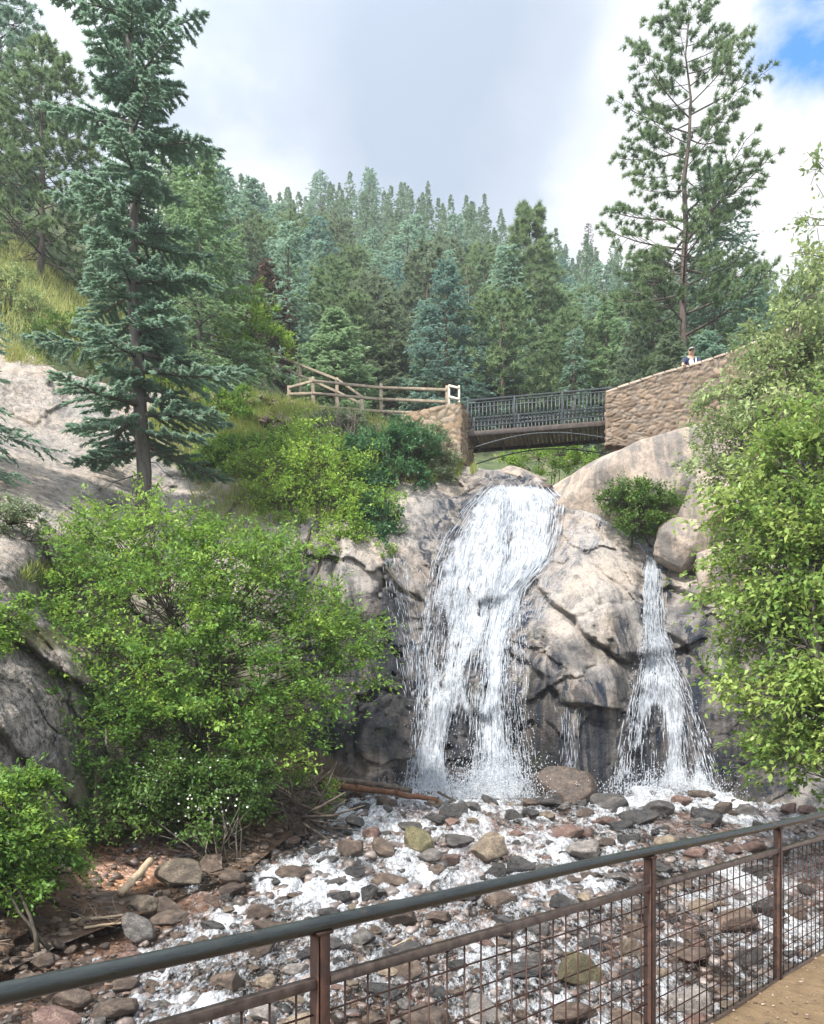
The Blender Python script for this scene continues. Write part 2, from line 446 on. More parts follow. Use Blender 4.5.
t = NT('granite_cliff'); p = t.pos()
n1 = t.noise(p, .55, 6, .6, .4); n2 = t.noise(p, 5., 8, .7); n3 = t.noise(p, 40., 3, .6)
strk = t.noise(t.scaled(p, (3.2, 3.2, .22)), 1., 6, .65, .6)
base = t.ramp(n1, [(.3, (.42, .395, .375)), (.5, (.56, .485, .42)), (.68, (.60, .475, .375))])
base = t.mix(t.ramp(n2, [(.46, .0), (.70, .55)]), base, (.29, .265, .245))
spk = t.noise(p, 17., 5, .75)
base = t.mix(t.ramp(spk, [(.52, 0.), (.66, .6)]), base, (.56, .50, .44))
base = t.mix(t.ramp(n3, [(.45, 0.), (.62, .35)]), base, (.12, .11, .10))
base = t.mix(t.ramp(strk, [(.50, 0.), (.62, .62)]), base, (.12, .118, .122))
lich = t.noise(p, 2.1, 5, .7)
base = t.mix(t.ramp(lich, [(.58, 0.), (.70, .45)]), base, (.22, .23, .16))
dk = t.attr('dark'); wt = t.attr('wet'); sl = t.attr('soil')
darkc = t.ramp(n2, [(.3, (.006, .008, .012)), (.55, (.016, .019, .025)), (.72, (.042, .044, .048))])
wmix = t.math('MULTIPLY', wt, t.ramp(strk, [(.36, .35), (.55, 1.)]))
wetc = t.mix(t.ramp(n1, [(.4, 0.), (.6, 1.)]), (.016, .025, .044), (.07, .058, .049))
base = t.mix(t.math('MULTIPLY', wmix, .86), base, wetc)
st2 = t.noise(t.scaled(p, (4.5, 4.5, .10)), 1., 4, .6, .5)
base = t.mix(t.math('MULTIPLY', t.ramp(wt, [(.45, 0.), (.8, .9)]), t.ramp(st2, [(.54, 0.), (.60, 1.)])), base, (.012, .024, .045))
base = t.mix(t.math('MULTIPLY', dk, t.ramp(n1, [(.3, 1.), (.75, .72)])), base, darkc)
ln = t.noise(p, 8., 9, .78)
base = t.mix(t.math('MULTIPLY', t.attr('lich'), t.ramp(ln, [(.46, 0.), (.56, .9)])), base, (.075, .072, .07))
base = t.mix(t.math('MULTIPLY', t.attr('lich'), t.ramp(t.noise(p, 3., 8, .75), [(.56, 0.), (.64, .8)])), base, (.10, .105, .045))
moss = t.ramp(t.noise(p, 1.1, 5, .7), [(.56, 0.), (.68, .7)])
base = t.mix(t.math('MULTIPLY', moss, t.math('MULTIPLY', wt, .5)), base, (.07, .085, .03))
soilc = t.ramp(t.noise(p, 3., 7, .7), [(.3, (.09, .075, .035)), (.5, (.13, .13, .05)), (.7, (.22, .17, .11))])
base = t.mix(sl, base, soilc)
base = t.mix(t.attr('earth'), base, t.ramp(t.noise(p, 4., 7, .7), [(.3, (.06, .035, .02)), (.5, (.15, .09, .055)), (.7, (.24, .165, .115))]))
rg = t.math('SUBTRACT', .84, t.math('MULTIPLY', wmix, .42), True)
hgt = t.math('ADD', t.math('MULTIPLY', n2, 1.3), t.math('ADD', t.math('MULTIPLY', n3, .3), t.math('MULTIPLY', t.noise(p, 1.8, 6, .65), 1.6)))
M_ROCK = t.done(t.pbr(base, rg, t.bump(hgt, .9, .16), spec=.30))
cliff = struct(link('rock_cliff', mesh_np('rock_cliff', PV, [Fq], {'wet': ext(A_wet), 'soil': ext(A_soil), 'dark': ext(A_dark), 'earth': ext(A_earth), 'lich': ext(A_lich)}, True, [M_ROCK])))

# ================================================================== upper ground and forested hill
HPX = np.array([-500, -300, 0, 120, 240, 300, 400, 465, 490, 545, 590, 620, 700, 800, 1100, 1400], float)
HYR = np.array([24, 27, 30, 36, 45, 60, 90, 122, 140, 190], float)
HZ = np.array([
 [12, 11, 11, 10.5, 9.5, 9, 8.5, 8.3, 8.4, 8.4, 8.2, 8.0, 7.5, 7, 6, 6],
 [15, 15, 14.1, 13.2, 12.1, 11.6, 11.3, 10.9, 9.35, 9.1, 9.4, 11.2, 11.7, 12.0, 12.5, 13],
 [19, 19, 18, 16, 13.8, 12.4, 11.6, 11.4, 10.0, 9.6, 10.2, 11.6, 12.2, 12.8, 13, 14],
 [26, 25, 23.5, 20.5, 17, 15, 13.4, 12.8, 12.4, 12.2, 12.4, 13, 13.4, 14, 15, 16],
 [34, 33, 31, 27.5, 23, 20.5, 19, 18.2, 18, 17.5, 17.2, 17, 17, 17, 18, 19],
 [46, 45, 42, 38, 34, 31.5, 29.5, 29, 28.5, 27.5, 27, 26.5, 25.5, 25, 25, 26],
 [65, 65, 62, 58, 53, 51, 50, 49, 48, 46, 45, 44.5, 43.5, 42, 40, 40],
 [76, 76, 75, 74, 73, 75, 75, 73, 71.5, 67, 65.5, 65, 63, 60, 57, 57],
 [71, 71, 70, 70, 69, 71, 71, 68, 67, 62, 60, 58, 55, 51, 48, 48],
 [40, 40, 40, 40, 38, 38, 38, 36, 36, 34, 32, 30, 28, 26, 24, 24]], float)
def hill_z(px, Y):
    px = np.asarray(px, float); Y = np.asarray(Y, float); px, Y = np.broadcast_arrays(px, Y)
    i = np.clip(np.searchsorted(HYR, Y) - 1, 0, len(HYR) - 2); a = np.clip((Y - HYR[i]) / (HYR[i + 1] - HYR[i]), 0, 1)
    j = np.clip(np.searchsorted(HPX, px) - 1, 0, len(HPX) - 2); c = np.clip((px - HPX[j]) / (HPX[j + 1] - HPX[j]), 0, 1)
    c = c * c * (3 - 2 * c)
    return HZ[i, j] * (1 - a) * (1 - c) + HZ[i + 1, j] * a * (1 - c) + HZ[i, j + 1] * (1 - a) * c + HZ[i + 1, j + 1] * a * c
def hill_P(px, Y):
    x = (np.asarray(px, float) - CX) / F_PX * Y
    z = hill_z(px, Y); b = np.stack([x, Y + 0 * x, z], -1)
    amp = sstep(34, 60, b[..., 1])
    b[..., 2] += fbm(b * .12, 3, 8) * 1.2 * amp + fbm(b * .9, 3, 9) * .12
    return b
hu = np.linspace(-500, 1400, 300); hv = np.concatenate([np.linspace(0, .16, 90), np.linspace(.165, 1, 130)])
_tp = np.clip(hu, PX0 + 2, PX1 - 2); hs = rock_Y(_tp, top_py(_tp)) + 1.6
hs = np.array([hs[max(0, k - 3):k + 4].max() for k in range(len(hs))]); hs += 1.6 * sstep(480, 500, hu) * sstep(600, 570, hu)
HP = hill_P(hu[None].repeat(len(hv), 0), hs[None] + hv[:, None] * (190 - hs[None]))
_tz = Wv(_tp, top_py(_tp), hs - 1.6)[:, 2]; _near = np.exp(-((HP[..., 1] - hs[None]) / 1.5) ** 2)
HP[..., 2] = np.where(_near > .02, np.minimum(HP[..., 2], HP[..., 2] * (1 - _near) + (_tz[None] - .25) * _near), HP[..., 2])
ii = np.arange(len(hv) - 1)[:, None] * len(hu) + np.arange(len(hu) - 1)[None]
t = NT('forest_floor'); p = t.pos()
n = t.noise(p, .6, 6, .65); n2 = t.noise(p, 6., 4, .7)
c = t.ramp(n, [(.3, (.04, .065, .035)), (.5, (.08, .105, .05)), (.68, (.15, .14, .08))])
c = t.mix(t.ramp(n2, [(.5, 0.), (.7, .5)]), c, (.16, .13, .09))
M_FLOOR = t.done(t.pbr(c, .95, t.bump(n2, .8, .1), spec=.1))
struct(link('hill', mesh_np('hill', HP, [np.stack([ii, ii + 1, ii + len(hu) + 1, ii + len(hu)], -1).reshape(-1, 4)], None, True, [M_FLOOR])))

# ================================================================== stream bed, water, path
def rail_x(Y): return -2.498 + .902 * Y       # the railing runs along this line
def right_bank(Y): return rail_x(Y) - .10     # foot of the path edge
NX, NYY = 300, 330
gx = np.linspace(-13, 12, NX); gy = np.linspace(-.5, 21.5, NYY)
GX, GYY = np.meshgrid(gx, gy)
def bank_x(Y):                                # left waterline
    return np.interp(Y, [2, 8.5, 10.1, 11.4, 13.0, 15.1, 17, 19, 20.5, 22], [-8.5, -5.6, -5.1, -4.6, -4.0, -3.2, -2.6, -2.1, -1.8, -1.5])
def ground_z(X, Y):
    P = np.stack([X, Y, 0 * X], -1)
    z = bed_z(Y) - .14 + fbm(P * .8, 3, 61) * .10 + fbm(P * 3., 3, 62) * .03
    b = bank_x(Y) - X
    z += np.where(b > 0, np.minimum(b * .32, 1.2) + .05 * np.minimum(b, 1) * fbm(P * 2, 3, 63), 0)
    r = sstep(-.10, .5, X - right_bank(Y) + .9 * 0) 
    steep = sstep(right_bank(Y) - .9, right_bank(Y) + .02, X + fbm(P * 1.5, 2, 64) * .2)
    z = z * (1 - steep) + np.minimum(-.06 + 0 * z, z * 0 - .06) * steep
    far = sstep(6.6, 9.0, Y)                  # the path bends away behind the tree
    bank_far = bed_z(Y) - .14 + np.clip((X - 6.3) * .35, 0, 2.2)
    z = np.where(Y > 6.6, z * (1 - far) + bank_far * far * (X > -50) + 0, z)
    zl = bed_z(Y) - .14 + fbm(P * .8, 3, 61) * .10 + fbm(P * 3., 3, 62) * .03 + np.where(b > 0, np.minimum(b * .32, 1.2), 0)
    return np.where(X < right_bank(Y) - 1.3, zl, z)
GZ = ground_z(GX, GYY)
ii = np.arange(NYY - 1)[:, None] * NX + np.arange(NX - 1)[None]
t = NT('stream_bed'); p = t.pos()
v = t.n('ShaderNodeTexVoronoi'); t.l(p, v.inputs['Vector']); v.inputs['Scale'].default_value = 9.; v.inputs['Randomness'].default_value = 1.
v2 = t.n('ShaderNodeTexVoronoi'); t.l(p, v2.inputs['Vector']); v2.inputs['Scale'].default_value = 24.
c1 = t.ramp(t.n('ShaderNodeSeparateColor').outputs[0] if False else v.outputs['Color'], [(.1, (.075, .055, .05)), (.4, (.24, .165, .145)), (.6, (.34, .24, .215)), (.9, (.46, .37, .34))])
n = t.noise(p, .7, 5, .6)
c = t.mix(t.math('MULTIPLY', t.attr('iron'), t.ramp(n, [(.35, .45), (.6, .9)])), c1, (.36, .175, .075))
h = t.math('ADD', v.outputs['Distance'], t.math('MULTIPLY', v2.outputs['Distance'], .4))
M_BED = t.done(t.pbr(c, .55, t.bump(t.math('MULTIPLY', h, -1.), 1., .06), spec=.4))
struct(link('stream_bed', mesh_np('stream_bed', np.stack([GX, GYY, GZ], -1), [np.stack([ii, ii + 1, ii + NX + 1, ii + NX], -1).reshape(-1, 4)], {'iron': np.clip(sstep(1.6, -1.2, GX - bank_x(GYY) - .12 * (GYY - 8)) * sstep(16, 13, GYY) + .25 * fbm(np.stack([GX, GYY, 0 * GX], -1), 3, 66), 0, 1)}, True, [M_BED])))

# sandy path on the near side of the railing
yy = np.linspace(-6, 9, 120); V = []; 
for Y in yy:
    for k, off in enumerate(np.linspace(-.09, 6.5, 60)):
        q = np.array([rail_x(Y) + off * .743 / .743, Y - 0 * off, 0.])
        q[2] = (-.10 if k == 0 else .0) + .012 * float(vnoise(np.array([[q[0] * 2, q[1] * 2, 0]]), 4)[0]) + .05 * math.exp(-off * 3)
        V.append(q)
ii = np.arange(119)[:, None] * 60 + np.arange(59)[None]
t = NT('sandy_path'); p = t.pos()
n = t.noise(p, 2., 6, .65); n2 = t.noise(p, 60., 4, .7)
c = t.ramp(n, [(.3, (.13, .088, .047)), (.7, (.215, .15, .088))])
c = t.mix(t.ramp(n2, [(.52, 0.), (.66, .6)]), c, (.17, .12, .08))
M_PATH = t.done(t.pbr(t.mix(t.ramp(t.noise(p, 9., 6, .7), [(.5, 0.), (.64, .55)]), c, (.08, .055, .034)), .95, t.bump(t.math('ADD', n2, t.math('MULTIPLY', t.noise(p, 7., 5, .6), 3.)), .8, .02), spec=.15))
struct(link('path', mesh_np('path', V, [np.stack([ii, ii + 1, ii + 61, ii + 60], -1).reshape(-1, 4)], None, True, [M_PATH])))
# ground far around, so that nothing ends in the open
bp = np.array([[-400, -60, -6], [400, -60, -6], [400, 500, -6], [-400, 500, -6]], float)
struct(link('ground', mesh_np('ground', bp, [np.array([[0, 1, 2, 3]])], None, False, [M_FLOOR])))

# ---- running water
NXW, NYW = 560, 620
wx = np.linspace(-8.5, 9.5, NXW); wy = np.concatenate([np.linspace(3.0, 12, 260), np.linspace(12.03, 21.3, 360)])
WX, WY = np.meshgrid(wx, wy)
Pw = np.stack([WX, WY, 0 * WX], -1)
ppx = CX + WX / WY * F_PX; ppy = HY - (bed_z(WY) - EYE) / WY * F_PX
foam = blob(WX, WY, [(1.4, 20, 4.2, 2.6, 1), (6.2, 20, 3, 2.2, .9), (-.3, 17, 2.4, 3.2, .95), (.5, 15, 2.6, 2.5, .85), (-1.2, 13.6, 1.8, 2.2, .9), (3.6, 15.5, 2.2, 2.4, .75), (1.2, 13.2, 1.6, 1.2, .75),
      (3.3, 18, 2, 1.6, .8), (-2.1, 11.8, 1., 1.2, .75), (-3.2, 10.1, 1.2, .6, .72), (-2.6, 8.6, 1.2, .8, .85), (-1.3, 8.9, .8, .8, .75), (4.2, 11.5, 1.6, 2., .55), (1.8, 10.2, 1.5, 1.5, .6), (2.5, 8.2, 1.6, 1.6, .6), (.2, 10.6, 1., 1., .5)])
foam = np.clip(np.minimum(np.maximum(foam, .63 + .05 * sstep(1.5, 3.5, WX) - .20 * sstep(1.8, -.3, WX - bank_x(WY))), .84) + .26 * fbm(Pw * np.array([1.1, .6, 1]), 4, 70), 0, 1)
WZ = bed_z(WY) + fbm(Pw * np.array([1.3, .9, 1]), 3, 71) * .07
f1, f2, _, _ = voro(np.stack([WX * 3 + fbm(Pw * 2, 2, 73), WY * 1.8, 0 * WX], -1), 72)
WZ += sstep(.45, .9, foam) * ((.45 - f1) * .17 + fbm(Pw * np.array([7, 4, 1]), 3, 74) * .11) + .22 * (blob(WX, WY, [(1.95, 20.3, 1.5, .8, 1), (6.2, 20.2, 1.2, .7, .7)])) + fbm(Pw * np.array([4, 2.5, 1]), 3, 75) * .02
ii = np.arange(NYW - 1)[:, None] * NXW + np.arange(NXW - 1)[None]
keep = ((WX[:-1, :-1] < right_bank(WY[:-1, :-1]) + .1) | (WY[:-1, :-1] > 7.5)) & (WX[:-1, :-1] > bank_x(WY[:-1, :-1]) - 1.2)
t = NT('stream_water'); p = t.pos(); fo = t.attr('foam')
ps = t.scaled(p, (1.15, .34, 1.))
na = t.noise(ps, 3.2, 7, .68, .6); nb = t.noise(ps, 14., 5, .7, .4); nc = t.noise(ps, 45., 3, .65)
f = t.math('ADD', t.math('MULTIPLY', na, .42), t.math('ADD', t.math('MULTIPLY', nb, .42), t.math('MULTIPLY', nc, .28)))
thr = t.math('SUBTRACT', .875, t.math('MULTIPLY', fo, .50))
mask = t.math('MULTIPLY', t.math('SUBTRACT', f, thr), 4.5, True)
wb = t.bump(t.math('ADD', na, t.math('MULTIPLY', nb, .5)), .6, .12)
gl = t.n('ShaderNodeBsdfGlossy'); gl.inputs['Roughness'].default_value = .08; t.l(wb, gl.inputs['Normal'])
tr = t.n('ShaderNodeBsdfTransparent'); tr.inputs['Color'].default_value = (.80, .76, .71, 1)
fr = t.n('ShaderNodeFresnel'); fr.inputs['IOR'].default_value = 1.33; t.l(wb, fr.inputs['Normal'])
clear = t.mixsh(t.math('MULTIPLY', fr.outputs[0], 1.), tr.outputs[0], gl.outputs[0])
fm = t.pbr((.63, .65, .68), .45, t.bump(t.math('ADD', nb, t.math('MULTIPLY', nc, .6)), .9, .06), spec=.4)
M_WATER = t.done(t.mixsh(mask, clear, fm))
Fw = np.stack([ii, ii + 1, ii + NXW + 1, ii + NXW], -1)[keep].reshape(-1, 4)
struct(link('stream_water', mesh_np('stream_water', np.stack([WX, WY, WZ], -1), [Fw], {'foam': foam}, True, [M_WATER])))
def water_z(x, y): return bed_z(y)

def _smooth(A, k):
    w = np.ones(2 * k + 1) / (2 * k + 1)
    for ax in (0, 1): A = np.apply_along_axis(lambda q: np.convolve(np.pad(q, k, 'edge'), w, 'valid'), ax, A)
    return A
GYS = np.minimum(_smooth(_smooth(GY, 7), 7), _smooth(np.minimum(GY, _smooth(GY, 3)), 2) - .02)
def fall_Y(px, py):
    px = np.asarray(px, float); py = np.asarray(py, float)
    fu = np.clip((px - PX0) / (PX1 - PX0) * (NPX - 1), 0, NPX - 1.001); b, t = bot_py(px), top_py(px)
    fs = np.clip((py - b) / (t - b) * (NS - 1), 0, NS - 1.001); i = fs.astype(int); j = fu.astype(int); a = fs - i; c = fu - j
    return (GYS[i, j] * (1 - a) * (1 - c) + GYS[i + 1, j] * a * (1 - c) + GYS[i, j + 1] * (1 - a) * c + GYS[i + 1, j + 1] * a * c)
# ---- the falls: thin sheets with holes and thousands of white strands over the rock
FLOWS = {
 'veil': [(482, 492, 522), (490, 482, 526), (505, 465, 530), (530, 447, 522), (560, 433, 514), (600, 424, 506), (650, 419, 492), (700, 415, 484), (750, 410, 477), (804, 402, 482)],
 'jet': [(482, 498, 546), (500, 500, 564), (530, 500, 560), (560, 502, 550), (590, 494, 522), (640, 484, 508), (700, 478, 505), (750, 476, 512), (806, 466, 526)],
 'side': [(590, 503, 520), (650, 500, 522), (700, 498, 524), (803, 502, 534)],
 'film': [(494, 545, 592), (515, 548, 606), (545, 540, 596), (580, 522, 566), (620, 508, 545)],
 'leftfilm': [(552, 383, 404), (600, 386, 414), (650, 396, 424), (695, 406, 422)],
 'right': [(551, 648, 664), (575, 645, 661), (600, 645, 660), (630, 645, 664), (660, 640, 676), (700, 630, 694), (740, 622, 707), (808, 610, 728)],
 'small': [(704, 552, 582), (725, 560, 578), (792, 556, 578)],
 'feeder': [(510, 586, 606), (525, 600, 634), (540, 630, 656), (552, 646, 663)]}
GAPS = [(459, 752, 15, 45, 1.), (477, 680, 14, 30, .7), (655, 745, 14, 40, .85), (640, 775, 12, 30, .7), (690, 740, 9, 40, .6), (440, 640, 10, 40, .35), (512, 690, 12, 70, .5)]
def flow_at(fl, py):
    a = np.array(FLOWS[fl], float); return np.interp(py, a[:, 0], a[:, 1]), np.interp(py, a[:, 0], a[:, 2])
Vs = []; Fs = []; At = []; Uv = []; base = 0
for fl, dens in (('veil', .98), ('jet', 1.24), ('film', .54), ('leftfilm', .62), ('right', 1.04), ('small', .6), ('side', .5), ('feeder', .85)):
    a = FLOWS[fl]; y0, y1 = a[0][0], a[-1][0]
    nv = int((y1 - y0) / 1.3) + 2; nu = int(max(q[2] - q[1] for q in a) / 1.3) + 2
    vv = np.linspace(y0, y1, nv)[:, None].repeat(nu, 1); uu = np.linspace(0, 1, nu)[None].repeat(nv, 0)
    l, r = flow_at(fl, vv)
    wob = fbm(np.stack([uu * 0, vv * .05, uu * 0 + hash(fl) % 1 + len(fl)], -1), 2, 81) * 4
    px = l + (r - l) * uu + wob * (np.abs(uu - .5) * 2)
    Y = fall_Y(px, vv)
    k = np.ones(5) / 5                        # water bridges the small hollows
    Y = np.apply_along_axis(lambda q: np.convolve(np.pad(q, 2, 'edge'), k, 'valid'), 0, Y)
    d3 = Wv(px, vv, Y)
    off = .07 + .05 * fbm(d3 * np.array([3, 1, 1.2]), 3, 82) + .07 * fbm(d3 * np.array([9, 2, 1.6]), 4, 84) + (.12 if fl == 'jet' else 0) * np.sin(np.pi * uu)
    P = Wv(px, vv, Y - off)
    m = dens + .10 * fbm(d3 * np.array([1.5, 1, .5]), 3, 83)
    m = m * (1 - blob(px, vv, GAPS)) * (1 if fl != 'jet' else .80 + .20 * sstep(540, 600, vv))
    eg = .10 + .20 * (fbm(d3 * np.array([.1, .1, 1.4]) + uu[..., None] * .5, 3, 85) + .6)
    m = m * sstep(0, 1, uu / eg) * sstep(0, 1, (1 - uu) / eg) * sstep(y0 - 1, y0 + 9, vv + 4 * fbm(d3 * 3, 2, 86))
    if fl in ('film', 'leftfilm'): m = m * sstep(y0, y0 + 12, vv) * sstep(y1, y1 - 25, vv)
    Vs.append(P.reshape(-1, 3)); At.append(m.ravel())
    ii = np.arange(nv - 1)[:, None] * nu + np.arange(nu - 1)[None]
    Fs.append(np.stack([ii, ii + 1, ii + nu + 1, ii + nu], -1).reshape(-1, 4) + base); base += nv * nu
t = NT('falling_water'); p = t.pos(); de = t.attr('dens')
ps = t.scaled(p, (1., 1., .16))
na = t.noise(ps, 7., 6, .65, .5); nb = t.noise(t.scaled(p, (1., 1., .3)), 26., 4, .65, .3); nd_ = t.noise(p, 1.3, 3, .6)
f = t.math('ADD', t.math('MULTIPLY', na, .5), t.math('ADD', t.math('MULTIPLY', nb, .38), t.math('MULTIPLY', nd_, .2)))
mask = t.math('MULTIPLY', t.math('SUBTRACT', f, t.math('SUBTRACT', .92, t.math('MULTIPLY', de, .60))), 2.3, True)
tr = t.n('ShaderNodeBsdfTransparent'); tr.inputs['Color'].default_value = (.97, .98, 1, 1)
sh = t.pbr((.60, .63, .67), .5, t.bump(t.math('ADD', na, nb), .8, .05), spec=.4)
M_FALL = t.done(t.mixsh(mask, tr.outputs[0], sh))
fall = link('waterfall', mesh_np('waterfall', np.concatenate(Vs), Fs, {'dens': np.concatenate(At)}, True, [M_FALL]))
struct(fall, 'stuff')
t = NT('white_water'); 
b = t.pbr((.58, .61, .65), .5, spec=.3)
tl = t.n('ShaderNodeBsdfTranslucent'); tl.inputs['Color'].default_value = (.62, .66, .70, 1)
tp_ = t.n('ShaderNodeBsdfTransparent'); M_WHITE = t.done(t.mixsh(.38, t.mixsh(.25, b, tl.outputs[0]), tp_.outputs[0]))
mb = MB()
def strands(fl, n, w, off, ln, jitter=1.5):
    a = FLOWS[fl]; y0, y1 = a[0][0], a[-1][0]
    for _ in range(n):
        uu = RNG.random(); st = y0 + (y1 - y0) * RNG.random() ** .9; L = ln * (.35 + RNG.random()); en = min(st + L, y1 + 2)
        if en - st < 4: continue
        k = max(3, int((en - st) / 6) + 2); py = np.linspace(st, en, k)
        l, r = flow_at(fl, py)
        px = l + (r - l) * uu + RNG.normal(0, jitter) + np.cumsum(RNG.normal(0, .25, k))
        if RNG.random() < blob(px, py, GAPS).mean(): continue
        Y = fall_Y(px, py) - off * (.25 + RNG.random() * 1.0)
        ww = w * (.4 + RNG.random()) * np.sin(np.linspace(.12, math.pi - .12, k))
        mb.tube(Wv(px, py, Y), ww, 3, True)
strands('veil', 1900, .014, .11, 10, 2.2); strands('jet', 2200, .016, .20, 12, 2.4); strands('right', 1500, .014, .13, 10, 2.2)
strands('veil', 400, .008, .14, 26, 2); strands('jet', 400, .009, .24, 30, 2); strands('right', 350, .008, .15, 24, 2)
strands('side', 700, .010, .3, 10, 4); strands('film', 330, .009, .05, 8, 1.8); strands('leftfilm', 170, .008, .05, 12, 1.2); strands('small', 160, .008, .08, 10, 1); strands('feeder', 260, .011, .1, 6, 1)
def drops(C, R):
    n = len(C)
    O = np.array([[1, 0, 0], [-1, 0, 0], [0, 1, 0], [0, -1, 0], [0, 0, 1.6], [0, 0, -1.6]], float)
    T = np.array([[0, 2, 4], [2, 1, 4], [1, 3, 4], [3, 0, 4], [2, 0, 5], [1, 2, 5], [3, 1, 5], [0, 3, 5]])
    mb.add((C[:, None] + O[None] * R[:, None, None]).reshape(-1, 3), None, (np.arange(n)[:, None, None] * 6 + T[None]).reshape(-1, 3))
for fl, n, off, spread in (('veil', 2600, .22, 3), ('jet', 2600, .38, 4), ('right', 2000, .28, 4), ('side', 1200, .5, 6), ('film', 400, .08, 3)):
    a = FLOWS[fl]; y0, y1 = a[0][0] + 4, a[-1][0]
    py = y0 + (y1 - y0) * RNG.random(n); l, rr = flow_at(fl, py); px = l + (rr - l) * RNG.random(n) + RNG.normal(0, spread, n)
    k = RNG.random(n) > blob(px, py, GAPS) * .7; px, py = px[k], py[k]
    drops(Wv(px, py, fall_Y(px, py) - off * RNG.random(len(px)) - .03), .011 * (.4 + RNG.random(len(px))))
for px, py, sx, sy, n, dY in ((495, 798, 24, 20, 5200, 1.1), (440, 798, 20, 13, 2200, .9), (668, 800, 30, 14, 3600, .9)):
    p_ = RNG.normal(px, sx, n); q_ = py - np.abs(RNG.normal(0, sy, n)); C = Wv(p_, q_, fall_Y(p_, np.clip(q_, 700, 800)) - dY * RNG.random(n)); drops(C, .013 * (.3 + RNG.random(n)))
struct(link('falling_spray', mb.mesh('falling_spray', [M_WHITE])), 'stuff')
# ================================================================== plants
L_ALDER = leaf_mat('alder_leaf', (.063, .145, .028), (.127, .253, .043), (.265, .392, .063), .4)
L_LIME = leaf_mat('lime_leaf', (.107, .210, .032), (.202, .346, .053), (.341, .466, .074), .4)
L_RIGHT = leaf_mat('broad_leaf', (.083, .159, .030), (.179, .283, .062), (.345, .428, .117), .4, .42)
L_PALE = leaf_mat('pale_leaf', (.143, .208, .078), (.247, .325, .130), (.390, .442, .195), .35)
L_DARK = leaf_mat('dark_leaf', (.036, .108, .046), (.072, .180, .072), (.156, .288, .102), .32)
L_BUSH = leaf_mat('bush_leaf', (.052, .109, .023), (.098, .178, .037), (.172, .265, .057), .35)
L_GREY = leaf_mat('grey_leaf', (.130, .176, .098), (.208, .260, .143), (.312, .351, .195), .3)
N_FIR = leaf_mat('fir_needles', (.11, .19, .135), (.185, .295, .21), (.275, .39, .28), .45, .6) #(.058, .138, .102), (.113, .225, .162), (.203, .326, .225), .42, .6)
N_BLUE = leaf_mat('blue_spruce_needles', (.07, .14, .12), (.12, .215, .18), (.19, .30, .245), .42, .6) #(.057, .142, .128), (.108, .223, .192), (.189, .317, .257), .42, .6)
N_PINE = leaf_mat('pine_needles', (.072, .130, .058), (.130, .208, .091), (.234, .305, .143), .42, .6)
N_LIGHT = leaf_mat('light_pine_needles', (.111, .208, .098), (.182, .293, .143), (.273, .377, .195), .42, .6)
N_DEAD = leaf_mat('dead_needles', (.11, .075, .06), (.16, .11, .085), (.22, .15, .11), .15, .7)
N_OLIVE = leaf_mat('dull_needles', (.085, .130, .078), (.143, .195, .117), (.221, .267, .156), .42, .6)
GRASS = leaf_mat('grass_blade', (.138, .188, .037), (.250, .300, .069), (.425, .413, .150), .4, .6)
B_GREY = bark_mat('grey_bark', (.06, .052, .045), (.16, .14, .12))
B_BROWN = bark_mat('brown_bark', (.05, .038, .028), (.13, .095, .07))
B_PINE = bark_mat('pine_bark', (.04, .032, .027), (.115, .088, .072), 4.)
B_DARK = bark_mat('dark_bark', (.03, .026, .02), (.085, .07, .05), 8.)
B_DEAD = bark_mat('dead_twig', (.16, .13, .105), (.32, .27, .22), 8.)

def bez(a, b, bow, n=6, up=0.):
    a = np.asarray(a, float); b = np.asarray(b, float)
    t = np.linspace(0, 1, n)[:, None]; m = (a + b) / 2 + bow + np.array([0, 0, up])
    return (1 - t) ** 2 * a + 2 * t * (1 - t) * m + t * t * b

def unit(v): return v / (np.linalg.norm(v, axis=-1, keepdims=True) + 1e-9)

